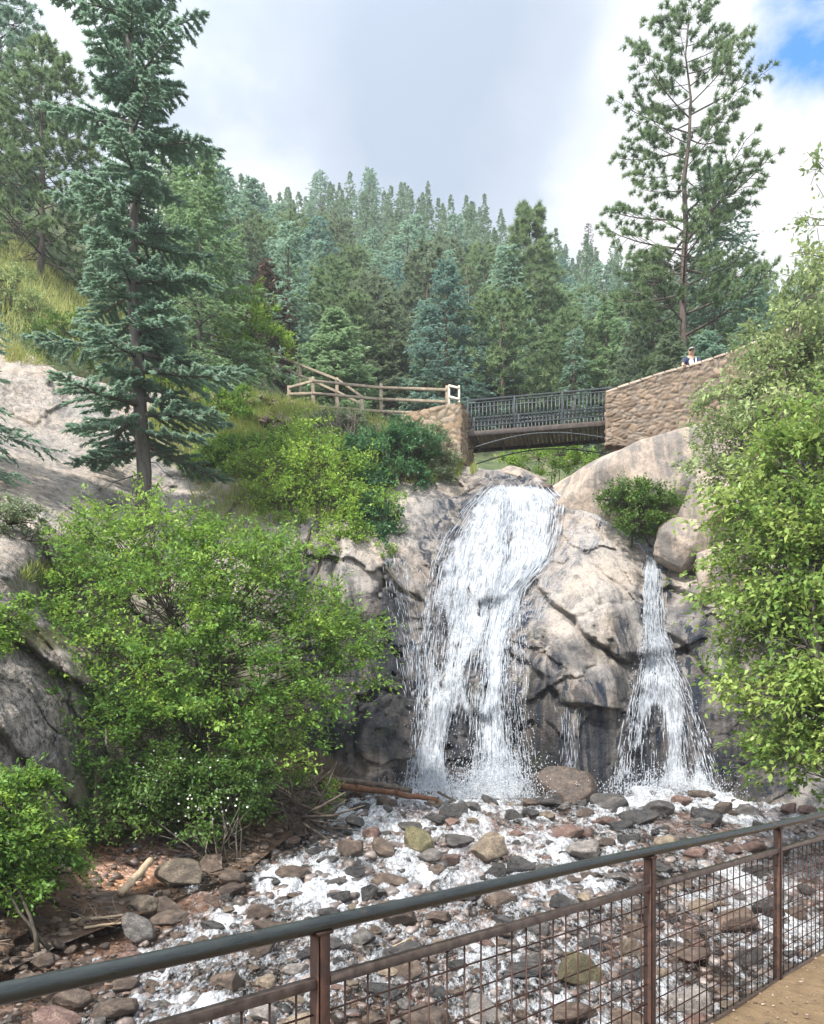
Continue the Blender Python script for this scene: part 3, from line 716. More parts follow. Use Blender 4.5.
def leafy(name, label, cat, lobes, base, leaf, bark, ncl, per, lsize, group=None, seed=1, stems=2, trunk_r=.09, spread=.36, flat=.55, droop=.25, aspect=.55, twig=.008, tintlo=0., tinthi=.75, foot=.0, ragged=.12):
    """a broad-leaved tree or shrub: stems, limbs to every lobe, twigs to every leaf cluster; lobes = (px, py, radius px, Y, height ratio)"""
    r = np.random.default_rng(seed)
    base = np.asarray(base, float)
    root = thing(name, label, cat, base, group)
    wood = MB(); crown = MB()
    LB = [(W(a, b, Y) - base, rp / F_PX * Y, k) for a, b, rp, Y, k in lobes]
    vol = np.array([q[1] ** 2 * q[2] for q in LB]); cnt = np.maximum(2, (vol / vol.sum() * ncl)).astype(int)
    c0 = np.average([q[0] for q in LB], axis=0, weights=vol)
    forks = []
    for k in range(stems):
        off = np.array([r.normal(0, foot), r.normal(0, foot), 0])
        tip = c0 * np.array([1, 1, 1.]) + r.normal(0, .25, 3) * np.linalg.norm(c0) * .35; tip[2] = c0[2] * (.85 + .3 * r.random())
        pts = bez(off + np.array([0, 0, -.25]), tip, r.normal(0, .12, 3) * np.linalg.norm(tip), 9)
        rad = trunk_r * (1 - .2 * k / stems) * np.linspace(1, .3, 9); rad[0] *= 1.35
        pts[1:-1] += r.normal(0, .012, (7, 3)) * np.linalg.norm(tip)
        wood.tube(pts, rad, 7); forks += [(p, q) for p, q in zip(pts[2:], rad[2:])]
    FP = np.array([f[0] for f in forks])
    for (c, R, k), n in zip(LB, cnt):
        d = np.linalg.norm(FP - c, axis=1) + np.maximum(0, FP[:, 2] - c[2]) * 1.5
        j = int(np.argmin(d)); a = FP[j]
        n_l = 6; limb = bez(a, c + r.normal(0, .1, 3) * R, r.normal(0, .12, 3) * R, n_l, -.12 * np.linalg.norm(c - a))
        lr = min(forks[j][1] * .8, trunk_r * .55) * np.linspace(1, .3, n_l); wood.tube(limb, np.maximum(lr, twig), 5)
        dirs = unit(r.normal(0, 1, (n, 3))); dirs[:, 2] = np.abs(dirs[:, 2]) * np.where(r.random(n) < .72, 1, -1)
        rad = R * (.35 + .68 * r.random(n) ** .6 + ragged * np.abs(r.normal(0, 1, n)))
        cc = c + unit(dirs) * rad[:, None] * np.array([1, 1, k])
        lt = .30 * (r.random() - .5)
        for q in cc:
            s0 = limb[r.integers(2, n_l)]
            tw = bez(s0, q, r.normal(0, .06, 3) * R, 5, .06 * R); wood.tube(tw, twig * np.linspace(1.5, .6, 5), 3, False)
            m = int(per * (.5 + r.random())); sc = spread * R / max(R, .001) * (.7 + .6 * r.random())
            # leaves along side twigs that fan out from the cluster's end
            ns = 7; sd = unit(unit(q - s0)[None] * .7 + r.normal(0, .75, (ns, 3)) * np.array([1, 1, flat])); sl = sc * (.5 + .8 * r.random(ns))
            w = r.integers(0, ns, m); u_ = .15 + .95 * r.random(m)
            pos = q + sd[w] * (sl[w] * u_)[:, None]; pos[:, 2] -= droop * .35 * (sl[w] * u_) ** 2 / sc
            pos += r.normal(0, lsize * .5, (m, 3))
            for e, l_ in zip(sd[:3], sl[:3]): wood.tube(np.array([q, q + e * l_ * .9]), twig * .55, 3, False)
            D = sd[w] + r.normal(0, .6, (m, 3)); D[:, 2] -= droop
            N = np.array([0, 0, 1.]) + r.normal(0, .55, (m, 3))
            t0 = lt + tintlo + (tinthi - tintlo) * r.random()
            crown.leaves(pos, D, N, lsize * (.45 + 1.0 * r.random(m)), lsize * aspect * (.7 + .6 * r.random(m)), np.clip(t0 + r.normal(0, .16, m), 0, 1))
    wood.obj('trunk', bark, root, smooth=True); crown.obj('crown', leaf, root)
    return root

def conifer(name, label, cat, loc, H, R, nbr, needles, bark, seed=1, start=.12, rise=.25, droop=.35, twigs=9, spr=(.24, .07), per=7, trunk_r=None, shape=1.0, group=None, irregular=.25, twl=.42, dead=0, lean=(0, 0), tintamp=.5, tuft=False, tipup=.15, topR=.04, sides=5, expo=.85, subs=True, tw0=.22):
    """trunk, whorled branches with side twigs, needle sprays on every twig"""
    r = np.random.default_rng(seed); trunk_r = trunk_r or H * .016
    root = thing(name, label, cat, loc, group)
    wood = MB(); crown = MB()
    zz = np.linspace(-.4, H, 12); ax = np.stack([lean[0] * (zz / H) ** 1.3 * np.sign(zz + 1e-6) if False else lean[0] * np.clip(zz, 0, None) / H, lean[1] * np.clip(zz, 0, None) / H, zz], -1)
    ax[1:-1, :2] += r.normal(0, .004 * H, (10, 2))
    wood.tube(ax, trunk_r * np.clip(1 - zz / H, .04, 1.1) ** .8 * np.where(zz < .3, 1.15, 1), 8)
    def axis(z): return np.array([np.interp(z, zz, ax[:, 0]), np.interp(z, zz, ax[:, 1]), z])
    PC = []; PD = []; PT = []
    for k in range(nbr):
        t = start + (1 - start) * ((k + r.random() * .6) / nbr) ** .92
        if t > .995: continue
        prof = (1 - (t - start) / (1 - start)) ** expo
        if t < start + .12: prof *= .75 + .25 * (t - start) / .12
        L = (R * prof * shape + topR * H * .3) * (1 + irregular * (r.random() * 2 - 1.2))
        az = k * 2.39996 + r.normal(0, .5); d = np.array([math.cos(az), math.sin(az), 0])
        el = rise * (t * 2.2 - .5) + r.normal(0, .1)
        n = 6; u_ = np.linspace(0, 1, n)
        pts = axis(t * H) + d * (L * u_)[:, None]; pts[:, 2] += L * (math.sin(el) * u_ - droop * (1 - t) * u_ ** 1.5 + tipup * u_ ** 3)
        side = np.array([-d[1], d[0], 0]); pts += side * (r.normal(0, .10) * L * u_ ** 2)[:, None]
        br = max(.006, trunk_r * .30 * (L / R) * (1 - t * .4))
        if k < dead: br *= .38; pts[:, 2] -= L * .35 * u_ ** 2; pts[1:] += r.normal(0, .05 * L, (n - 1, 3)); [wood.tube(np.array([pts[q], pts[q] + (pts[q] - pts[q - 1]) * .8 + r.normal(0, .10 * L, 3)]), [br * .4, .003], 3, False) for q in (2, 3, 4)]
        wood.tube(pts, br * np.linspace(1, .2, n), 4 if L < 1.5 else sides, False)
        if k < dead: continue
        bt = r.random() * tintamp
        nt_ = max(3, int(twigs * (.45 + .55 * L / R)))
        for j in range(nt_):
            s = (tw0 + (1.02 - tw0) * (j + r.random()) / nt_) if not tuft else (.25 + .76 * (j + r.random()) / nt_)
            s = min(s, 1.); p = np.array([np.interp(s, u_, pts[:, q]) for q in range(3)])
            sg = 1 if j % 2 else -1; tl = (twl * L * (1.08 - s) + .10 * R * .5 + spr[0] * .5) * (.6 + .7 * r.random())
            ang = (.75 + .35 * r.random()) * sg * (1 if s < .97 else .3)
            td = d * math.cos(ang) + side * math.sin(ang); td = td + np.array([0, 0, r.normal(-.08, .16)]) + (np.array([0, 0, .25]) if tuft else 0)
            e = p + td * tl; e[2] -= droop * .25 * tl
            if tl > .25 and subs: wood.tube(np.array([p, (p + e) / 2 + [0, 0, .03 * tl], e]), np.array([br * .3, br * .22, .004]), 3, False)
            m = max(2, int(per * (.5 + tl / (twl * R * .7)) * (.7 + .6 * r.random())))
            q = (.08 + .98 * r.random(m)) if not tuft else (.55 + .5 * r.random(m))
            PC.append(p + (e - p) * q[:, None] + r.normal(0, spr[0] * .10, (m, 3))); PD.append(np.repeat(unit(e - p)[None], m, 0))
            PT.append(bt + r.random() * .15 + .22 * (q > .75) * (s > .5))
    PC = np.concatenate(PC); PD = np.concatenate(PD); PT = np.concatenate(PT); m = len(PC)
    if not tuft:
        sd = np.cross(PD, np.array([0, 0, 1.])); a = r.normal(0, .75, m)
        D = PD * np.cos(a)[:, None] + sd * np.sin(a)[:, None]; D[:, 2] += r.normal(-.05, .25, m)
        N = np.array([0, 0, 1.]) + r.normal(0, .45, (m, 3))
        crown.leaves(PC + D * spr[0] * .25, D, N, spr[0] * (.6 + .8 * r.random(m)), spr[1] * (.7 + .6 * r.random(m)), np.clip(PT + r.normal(.2, .17, m), 0, 1), .15)
    else:
        nb = tuft
        C = np.repeat(PC, nb, 0); D = unit(np.repeat(unit(PD + np.array([0, 0, .35])), nb, 0) + r.normal(0, .75, (m * nb, 3)))
        crown.blades(C, D, r.normal(0, 1, (m * nb, 3)), spr[0] * (.6 + .6 * r.random(m * nb)), spr[1], np.clip(np.repeat(PT, nb) + r.normal(.2, .17, m * nb), 0, 1))
    wood.obj('trunk', bark, root, smooth=True); crown.obj('crown', needles, root)
    return root

def on_hill(px, Y): return hill_P(np.array([px], float), np.array([Y], float))[0]
def on_rock(px, py): return Wv(px, py, rock_Y(px, py))

# ---- the big conifers left and right
b = on_rock(142., 528.)
conifer('fir_tree', 'tall blue-green fir with bare lower twigs on the granite slope at left', 'tree', b, 19.2, 1.60, 136, N_FIR, B_GREY, 3, .035, .26, .40, 22, (.15, .040), 48, .20, dead=7, irregular=.5, lean=(-.45, 0), expo=.72, topR=.115, tw0=.10, tipup=.2, twl=.34)
b = on_hill(122, 29.)
conifer('fir_tree', 'bright green young fir right behind the tall left fir', 'tree', on_hill(200, 29.5), 8.6, 2.9, 110, N_LIGHT, B_GREY, 4, .02, .3, .35, 14, (.19, .055), 20)
conifer('pine_tree', 'olive green pine left of the tall fir, on the dry grass slope', 'tree', on_hill(42, 33.5), 9.2, 3.4, 80, N_PINE, B_PINE, 5, .06, .4, .2, 13, (.22, .034), 11, tuft=11, expo=.7, twl=.5)
conifer('pine_tree', 'dark pine cut by the upper left corner of the view', 'tree', on_hill(-8, 36), 15.5, 3.0, 90, N_FIR, B_PINE, 6, .1, .35, .25, 9, (.24, .04), 10, tuft=10, expo=.5)
conifer('pine_tree', 'dense green pine low behind the olive pine at far left', 'tree', on_hill(-40, 38), 11.5, 3.2, 80, N_PINE, B_PINE, 7, .05, .35, .3, 9, (.24, .04), 10, tuft=10)
conifer('fir_tree', 'mid-green fir between the tall left fir and the dark hillside trees', 'tree', on_hill(170, 36), 9.0, 2.9, 110, N_LIGHT, B_GREY, 8, .03, .3, .35, 13, (.2, .06), 17)
conifer('fir_tree', 'narrow fir peeping out at the top right of the bright young fir', 'tree', on_hill(214, 44), 10.6, 2.0, 80, N_FIR, B_GREY, 9, .05, .3, .35, 9, (.25, .09), 7)
conifer('fir_tree', 'drooping fir at the left edge whose branches overhang the granite', 'tree', on_rock(-60., 470.), 5.6, 2.6, 60, N_FIR, B_GREY, 10, .06, .2, .5, 14, (.16, .045), 24)
# ponderosa: irregular tiers, long bare limbs, tufts at their ends
P_LOC = on_hill(681, 36.)
conifer('pine_tree', 'tall open pine rising above the stone wall, tufted limbs against the sky', 'tree', P_LOC, 20.2, 3.4, 62, N_PINE, B_PINE, 21, .26, .30, .05, 18, (.23, .036), 6, .22, tuft=17, expo=.42, irregular=.55, twl=.42, tipup=.16, lean=(.35, 0), dead=0, tintamp=.4)
conifer('fir_tree', 'dense dark fir at the foot of the tall open pine', 'tree', on_hill(714, 39.), 14.2, 3.3, 130, N_FIR, B_GREY, 22, .03, .3, .35, 14, (.22, .065), 16, tintamp=.2)
conifer('fir_tree', 'short dark fir right behind the upper end of the stone wall', 'tree', on_hill(752, 34.), 7.6, 2.4, 90, N_FIR, B_GREY, 23, .02, .3, .35, 12, (.2, .06), 14, tintamp=.2)
conifer('pine_tree', 'bushy dark pine left of the tall open pine, behind the wall', 'tree', on_hill(652, 40.), 10.6, 2.8, 100, N_OLIVE, B_PINE, 24, .03, .35, .2, 12, (.2, .04), 9, tuft=10)

conifer('fir_tree', 'dark fir in front of the trunk foot of the tall open pine', 'tree', on_hill(672, 33.5), 5.4, 2.1, 90, N_OLIVE, B_GREY, 25, .02, .3, .3, 12, (.2, .06), 15, tintamp=.2)
conifer('fir_tree', 'dark fir just behind the walker at the wall', 'tree', on_hill(706, 32.5), 5.0, 2.0, 90, N_FIR, B_GREY, 26, .02, .3, .35, 12, (.2, .06), 15, tintamp=.1)
# ---- the forest on the hill: kinds modelled once, each tree an object of its own
KINDS = [
 ('dark green fir standing among the trees of the far hillside', N_FIR, 11., 2.77, 81, dict(droop=.4, spr=(.34, .12), twigs=7, per=8)),
 ('blue-green spruce standing among the trees of the far hillside', N_BLUE, 11., 3.04, 81, dict(droop=.4, spr=(.34, .12), twigs=7, per=8)),
 ('slender green fir standing among the trees of the far hillside', N_FIR, 12., 2.11, 81, dict(droop=.4, spr=(.34, .12), twigs=6, per=8, irregular=.4)),
 ('round-topped green pine standing among the trees of the far hillside', N_PINE, 9.5, 3.43, 59, dict(tuft=6, spr=(.36, .075), twigs=7, per=8, expo=.55, rise=.4, droop=.1, start=.18)),
 ('light green young fir standing among the trees of the far hillside', N_LIGHT, 9., 3.04, 75, dict(droop=.3, spr=(.34, .12), twigs=7, per=8)),
 ('dull olive pine standing among the trees of the far hillside', N_OLIVE, 10.5, 2.77, 67, dict(tuft=6, spr=(.36, .075), twigs=7, per=8, expo=.6, droop=.2, start=.15)),
 ('bare grey dead conifer standing among the trees of the far hillside', N_DEAD, 11., 1.58, 62, dict(spr=(.25, .05), twigs=4, per=1, irregular=.6, dead=14, trunk_r=.08)),
]
protos = []
for k, (lab, nd, H, R, nb, kw) in enumerate(KINDS):
    for v in range(1 if k == 6 else 2):
        kw2 = dict(start=.05); kw2.update(kw)
        protos.append((k, H, conifer('hillside_conifer', lab, 'tree', (0, 0, 0), H, R, nb, nd, B_DEAD if k == 6 else B_BROWN, 100 + 10 * k + v, sides=3, subs=False, group='conifers of the far hillside: ' + lab.split(' standing')[0], **kw2)))
WEI = np.array([.22, .06, .22, .20, .16, .12, .02])
rf = np.random.default_rng(77); placed = []; used = set(); tries = 0
def hill_tree(px, Y, k=None, sc=None):
    k = int(rf.choice(7, p=WEI)) if k is None else k
    c = [q for q in protos if q[0] == k]; q = c[rf.integers(len(c))]
    o = q[2]
    if o.name in used: o = copy_tree(o)
    used.add(o.name)
    P = on_hill(px, Y); P[2] -= .15
    o.location = Vector([float(z) for z in P]); s_ = sc or (.54 + .36 * rf.random() ** 1.3)
    o.scale = (s_ * (1.05 + .3 * rf.random()), s_ * (1.05 + .3 * rf.random()), s_); o.rotation_euler = (rf.normal(0, .02), rf.normal(0, .02), rf.random() * 6.28)
    return o
while len(placed) < 285 and tries < 9000:
    tries += 1
    Y = 43 + 44 * rf.random() ** .9; px = 205 + 620 * rf.random()
    if px > 640 and rf.random() < .6: continue
    x = (px - CX) / F_PX * Y; gap = 1.9 + .016 * Y
    if any((x - a) ** 2 + (Y - b_) ** 2 < gap * gap for a, b_ in placed): continue
    placed.append((x, Y)); hill_tree(px, Y)
print('hill trees', len(placed), tries)
# the wood beyond them reads as one mass
mb = MB(); rw = np.random.default_rng(404); wd_ = []
for _ in range(9000):
    Y = 84 + 46 * rw.random() ** .9; px = 170 + 700 * rw.random(); x = (px - CX) / F_PX * Y
    if any((x - a) ** 2 + (Y - b_) ** 2 < 7.5 for a, b_ in wd_): continue
    wd_.append((x, Y)); P = on_hill(px, Y); H = 6.5 + 4.5 * rw.random() ** 1.4; R = H * (.17 + .07 * rw.random()); m = 420
    h = rw.random(m) ** .85; az = rw.random(m) * 6.283; tier = .8 + .3 * np.sin(h * 34 + rw.random() * 6); rr_ = R * (1 - h) ** .72 * tier * (.35 + .65 * rw.random(m) ** .5) + .05
    D = np.stack([np.cos(az), np.sin(az), -.12 + .35 * h], -1) + rw.normal(0, .25, (m, 3)); C = P + np.stack([rr_ * np.cos(az), rr_ * np.sin(az), .3 + h * H], -1)
    mb.leaves(C, D, np.array([0, 0, 1.]) + rw.normal(0, .4, (m, 3)), .62 * (.6 + .6 * rw.random(m)) * (1.1 - .5 * h), .26, np.clip(.15 + .5 * rw.random() + rw.normal(0, .15, m), 0, 1), .15)
    mb.tube(np.array([P - [0, 0, .3], P + [0, 0, H * .9]]), [.12, .02], 4, False, .0)
    if len(wd_) > 560: break
print('far wood', len(wd_))
struct(mb.obj('distant_forest', leaf_mat('far_needles', (.085, .14, .085), (.135, .205, .125), (.20, .275, .165), .42, .6)), 'stuff')
# hillside trees one can single out
def single(lab, px, Y, ytop, R, nd, seed, **kw):
    R = R * 1.25
    P = on_hill(px, Y); H = float((EYE + (HY - ytop) / F_PX * Y) - P[2])
    kw2 = dict(start=.04, droop=.4, spr=(.26, .085), twigs=12, per=12); kw2.update(kw)
    return conifer('hillside_conifer', lab, 'tree', P, H, R, 100, nd, B_BROWN, seed, **kw2)
single('full blue-green spruce right behind the left end of the footbridge', 446, 44, 262, 2.5, N_BLUE, 201)
single('light green young fir just above the wooden fence', 335, 42, 310, 2.1, N_LIGHT, 202, spr=(.3, .1))
single('pale green fir just above the right end of the footbridge', 606, 46, 305, 2.4, N_LIGHT, 203)
single('dark spiky fir on the skyline at the left end of the hill', 252, 60, 178, 2.4, N_FIR, 204, irregular=.5)
single('tall green fir rising above the middle of the footbridge', 530, 52, 205, 2.6, N_PINE, 205, tuft=7, spr=(.35, .05))
single('green fir left of the blue-green spruce, above the fence', 388, 46, 300, 2.1, N_OLIVE, 206)
single('dark green fir right of the blue-green spruce', 492, 47, 320, 2.0, N_FIR, 207)
single('tall pointed fir on the skyline left of centre', 320, 108, 172, 3.3, N_FIR, 208)
single('broad fir topping the skyline above the spruce', 369, 110, 168, 3.0, N_FIR, 209)
single('rust brown dying conifer at the left foot of the hill', 268, 44, 262, 1.5, N_DEAD, 210)
single('bare grey conifer on the skyline left of the tall open pine', 588, 110, 222, 1.6, N_DEAD, 211, per=1, dead=20)

# ---- broad-leaved trees near the stream
leafy('alder_tree', 'big bright green alder filling the left bank of the stream', 'tree',
      [(150, 552, 52, 16.8, .8), (215, 565, 48, 16.4, .75), (105, 590, 48, 16.6, .8), (170, 610, 62, 15.8, .8), (250, 610, 52, 16.3, .75), (90, 655, 46, 15.8, .8), (150, 680, 60, 15.2, .8), (230, 675, 62, 15.4, .8), (300, 650, 40, 16.6, .7),
       (330, 635, 36, 17.2, .6), (330, 690, 26, 16.8, .6), (290, 715, 44, 16.2, .7), (200, 740, 60, 15.0, .8), (130, 745, 50, 14.8, .8), (255, 765, 40, 15.4, .7), (70, 700, 40, 15, .7), (350, 640, 28, 17.4, .7), (60, 640, 34, 15.6, .8), (75, 760, 36, 14.4, .7), (345, 670, 26, 17, .7), (270, 560, 26, 17, .7), (110, 540, 30, 17, .8), (320, 600, 22, 17.4, .6)],
      on_rock(180., 842.) , L_ALDER, B_DARK, 760, 78, .088, seed=31, stems=5, trunk_r=.085, foot=.35, spread=.56, ragged=.2, tinthi=.95)
leafy('blossoming_shrub', 'dark green shrub with small white blossoms at the foot of the alder', 'shrub',
      [(165, 785, 38, 14.6, .8), (218, 798, 36, 14.6, .8), (125, 805, 30, 14.2, .8), (180, 822, 30, 14.2, .6), (240, 780, 26, 15, .7), (100, 825, 24, 13.6, .6)],
      on_rock(180., 858.), L_BUSH, B_DARK, 210, 80, .075, seed=32, stems=5, trunk_r=.04, foot=.4, spread=.34, ragged=.2)
leafy('sapling', 'yellow-green sapling on the ledge left of the falls', 'tree',
      [(308, 470, 28, 23.4, .8), (285, 500, 26, 23.3, .7), (325, 500, 30, 23.2, .7), (345, 525, 24, 22.8, .6), (300, 535, 24, 22.8, .7), (275, 465, 22, 23.8, .7), (330, 455, 20, 24, .7), (262, 500, 18, 23.2, .7), (290, 590, 24, 21.8, .8), (275, 555, 20, 22, .8), (300, 445, 22, 24.8, .7), (375, 505, 20, 23.2, .6), (335, 545, 18, 22.4, .6), (350, 475, 26, 24.2, .7), (318, 440, 20, 24.6, .7), (350, 505, 24, 23.4, .7), (250, 470, 20, 23.8, .7)],
      on_rock(288., 618.), L_LIME, B_DARK, 320, 52, .10, seed=33, stems=3, trunk_r=.05, foot=.15, spread=.52, ragged=.2, tinthi=1.)
leafy('shrub', 'dark green shrub on the ledge below the wooden fence', 'shrub', [(375, 460, 30, 25.2, .75), (405, 450, 28, 25.6, .75), (365, 490, 24, 24.6, .7), (400, 478, 24, 25.2, .6), (372, 520, 24, 23.6, .8), (382, 535, 14, 23.2, .8)],
      on_rock(378., 505.), L_DARK, B_DARK, 260, 80, .10, seed=34, stems=4, trunk_r=.04, foot=.3, spread=.32)
leafy('shrub', 'grey-green brush beside the stone abutment', 'shrub', [(425, 455, 20, 26.0, .9), (438, 475, 14, 25.8, .6), (415, 478, 12, 25.6, .6)], on_rock(425., 488.), L_GREY, B_DARK, 60, 60, .09, seed=35, stems=4, trunk_r=.025, foot=.2, spread=.25)
leafy('shrub', 'yellow-green bush at the left end of the wooden fence', 'shrub', [(250, 330, 28, 31, 1.), (268, 345, 20, 31, .9), (235, 360, 24, 30.6, .8), (255, 305, 16, 31.5, 1.)], on_hill(248, 31), L_LIME, B_DARK, 110, 60, .11, seed=36, stems=3, trunk_r=.05, spread=.38)
leafy('shrub', 'green bush on the bank under the left end of the fence', 'shrub', [(232, 415, 18, 26.6, .7), (215, 405, 18, 27, .7), (245, 398, 12, 27, .6)], on_rock(228., 432.), L_ALDER, B_DARK, 60, 60, .10, seed=37, stems=3, trunk_r=.03, spread=.3)
leafy('shrub', 'round dark green shrub on the lip between the boulders right of the falls', 'shrub', [(640, 505, 26, 22.6, .85), (618, 500, 16, 22.8, .9), (662, 505, 16, 22.4, .8), (640, 525, 20, 22.3, .5)], W(640, 538, 22.9), L_BUSH, B_DARK, 110, 74, .085, seed=38, stems=4, trunk_r=.03, foot=.2, spread=.28)
leafy('shrub', 'light green brush in the gully under the footbridge', 'shrub', [(535, 460, 24, 31, .6), (560, 455, 20, 31.5, .7), (580, 462, 20, 32, .6), (515, 462, 14, 31, .6)], on_hill(548, 31.4), L_LIME, B_DARK, 90, 60, .10, seed=39, stems=4, trunk_r=.03, foot=.5, spread=.3)
leafy('shrub', 'small green plant hanging over the lip left of the falls', 'shrub', [(384, 548, 9, 22.6, .8), (388, 557, 7, 22.4, .8)], on_rock(383., 556.), L_LIME, B_DARK, 14, 40, .07, seed=40, stems=2, trunk_r=.015, spread=.14)
leafy('shrub', 'grey-green bush on the edge of the granite at far left', 'shrub', [(14, 522, 26, 16.0, .7), (-20, 520, 30, 16, .7), (35, 540, 14, 16.2, .6)], on_rock(4., 545.), L_GREY, B_DARK, 90, 70, .065, seed=41, stems=4, trunk_r=.02, foot=.2, spread=.22)
leafy('shrub', 'bright green sprig against the granite at the left edge', 'shrub', [(8, 620, 20, 12.6, .8), (-16, 640, 26, 12.4, .8), (20, 605, 10, 12.6, .7)], on_rock(-10., 670.), L_ALDER, B_DARK, 60, 50, .075, seed=42, stems=3, trunk_r=.02, spread=.22, tintlo=.3, tinthi=.95)
leafy('shrub', 'bright green undergrowth bush in the lower left corner', 'shrub', [(14, 800, 32, 10.9, .8), (40, 845, 30, 11, .7), (0, 850, 38, 10.5, .8), (58, 872, 20, 11.2, .6), (12, 885, 30, 10.4, .6), (-40, 830, 40, 10.2, .9)],
      on_rock(20., 925.), L_ALDER, B_DARK, 260, 64, .07, seed=43, stems=5, trunk_r=.03, foot=.3, spread=.24, tintlo=.1, tinthi=.85)
leafy('shrub', 'low green sprig growing on the log jam', 'shrub', [(312, 790, 20, 17.6, .5), (325, 805, 14, 17.4, .5), (300, 778, 12, 17.8, .5)], W(310, 822, 17.6), L_LIME, B_DARK, 40, 50, .08, seed=44, stems=3, trunk_r=.015, spread=.24)
leafy('tree', 'leafy bright green tree hanging in from the right edge', 'tree',
      [(777, 520, 50, 13.8, .9), (817, 470, 46, 13.6, .9), (767, 580, 46, 13.4, .9), (817, 560, 55, 13.0, .9), (752, 545, 28, 14.2, .9), (757, 640, 34, 13.2, .9), (807, 640, 52, 12.8, .9), (752, 690, 26, 13.0, .8), (792, 710, 46, 12.6, .85), (832, 700, 40, 12.4, .9),
       (777, 752, 26, 12.6, .7), (817, 765, 36, 12.4, .8), (857, 600, 60, 13, 1), (877, 500, 60, 13.4, 1), (867, 740, 50, 12.4, 1), (787, 460, 36, 14, .8), (737, 605, 18, 13.4, .8), (841, 420, 40, 13.8, .8)],
      W(930, 880, 12.4), L_RIGHT, B_GREY, 560, 58, .118, seed=51, stems=4, trunk_r=.10, foot=.3, spread=.58, droop=.5, aspect=.56, ragged=.1, tinthi=1.)
leafy('tree', 'pale green loose tree above the stone wall at the right edge', 'tree',
      [(740, 400, 30, 18.4, .8), (770, 370, 34, 18.2, .8), (805, 350, 36, 18, .9), (730, 440, 26, 18.2, .8), (775, 425, 36, 17.8, .8), (800, 300, 24, 18.2, .8), (815, 270, 18, 18.2, .9), (760, 335, 14, 18.6, .6), (710, 470, 18, 18.4, .8), (700, 410, 10, 19.2, .7), (735, 480, 22, 18, .7), (840, 380, 40, 17.8, 1)],
      W(835, 560, 18.2), L_PALE, B_GREY, 300, 46, .115, seed=52, stems=4, trunk_r=.07, foot=.3, spread=.46, droop=.4)
leafy('tree', 'loose leafy branch reaching in against the clouds at right', 'tree', [(822, 215, 16, 11.5, 1.2), (805, 250, 14, 11.6, .6), (835, 290, 20, 11.4, 1), (830, 170, 12, 11.5, 1), (880, 260, 40, 11.2, 1.2), (890, 400, 40, 11, 1.5)], W(935, 900, 10.8), L_PALE, B_GREY, 60, 22, .10, seed=53, stems=2, trunk_r=.08, spread=.34, droop=.5)

# white blossoms belong to the shrub
sh = [o for o in bpy.data.objects if o.name == 'blossoming_shrub'][0]
rb = np.random.default_rng(9); mb = MB()
n = 110; px = np.concatenate([rb.normal(165, 24, 50), rb.normal(208, 20, 45), rb.normal(145, 8, 15)]); py = np.concatenate([rb.normal(772, 9, 50), rb.normal(803, 15, 45), rb.normal(795, 12, 15)])
C = Wv(px, py, 14.15 + .35 * rb.random(n) - .3 * (py > 790)) - np.array(sh.location)
for k in range(5):
    a = k * 1.2566 + rb.random(n) * .3
    D = np.stack([np.cos(a), -.35 * np.ones(n), np.sin(a)], -1)
    mb.leaves(C + D * .010, D, np.array([0, -1., .2]) + rb.normal(0, .25, (n, 3)), .022, .018, .5, .1)
t = NT('blossom'); M_BLOS = t.done(t.pbr((.78, .78, .70), .6))
mb.obj('blossom', M_BLOS, sh)

# ---- grass and low herbs on the ledges (nobody could count them)
rg_ = np.random.default_rng(19); mb = MB()
def grass_patch(px, py, rx, ry, n, h, tl=.2, tspan=.5):
    a = rg_.random(n) * 6.283; q = np.sqrt(rg_.random(n)); x = px + rx * q * np.cos(a); y = py + ry * q * np.sin(a)
    x = np.clip(x, PX0 + 3, PX1 - 3); ok = (y > top_py(x) + .5) & (y < bot_py(x)); x, y = x[ok], y[ok]
    keep = fbm(np.stack([x * .06, y * .09, 0 * x], -1), 3, 55) > -.22 - .2 * rg_.random(len(x)); x, y = x[keep], y[keep]; n = len(x)
    C = on_rock(x, y); D = np.array([0, -.1, 1.]) + rg_.normal(0, .38, (n, 3))
    mb.blades(C, D, rg_.normal(0, 1, (n, 3)), h * (.4 + .8 * rg_.random(n)), .022 + .014 * rg_.random(n), np.clip(tl + tspan * rg_.random(n), 0, 1))
grass_patch(330, 428, 110, 24, 9000, .36); grass_patch(260, 420, 60, 26, 5000, .42); grass_patch(270, 455, 60, 28, 4000, .45, .1); grass_patch(420, 462, 45, 22, 3600, .5, .1)
grass_patch(455, 470, 22, 8, 900, .35); grass_patch(190, 420, 40, 22, 2200, .4, .3); grass_patch(60, 352, 80, 14, 2200, .45, .5); grass_patch(200, 430, 60, 40, 3000, .4)
grass_patch(330, 490, 40, 30, 2200, .4, .1); grass_patch(60, 575, 40, 12, 900, .18, .2); grass_patch(240, 500, 50, 40, 1500, .35)
def hill_grass(p0, p1, y0, y1, n, h, tl):
    Y = y0 + (y1 - y0) * rg_.random(n); x = p0 + (p1 - p0) * rg_.random(n)
    C = hill_P(x, Y); D = np.array([0, 0, 1.]) + rg_.normal(0, .35, (n, 3))
    mb.blades(C, D, rg_.normal(0, 1, (n, 3)), h * (.4 + .8 * rg_.random(n)), .03, np.clip(tl + .45 * rg_.random(n), 0, 1))
hill_grass(-120, 130, 28, 36, 9000, .6, .5); hill_grass(130, 300, 28, 36, 5000, .5, .2); hill_grass(500, 600, 29, 36, 3500, .45, .1); hill_grass(300, 470, 28.8, 34, 3500, .4, .3)
struct(mb.obj('grass', GRASS), 'stuff')

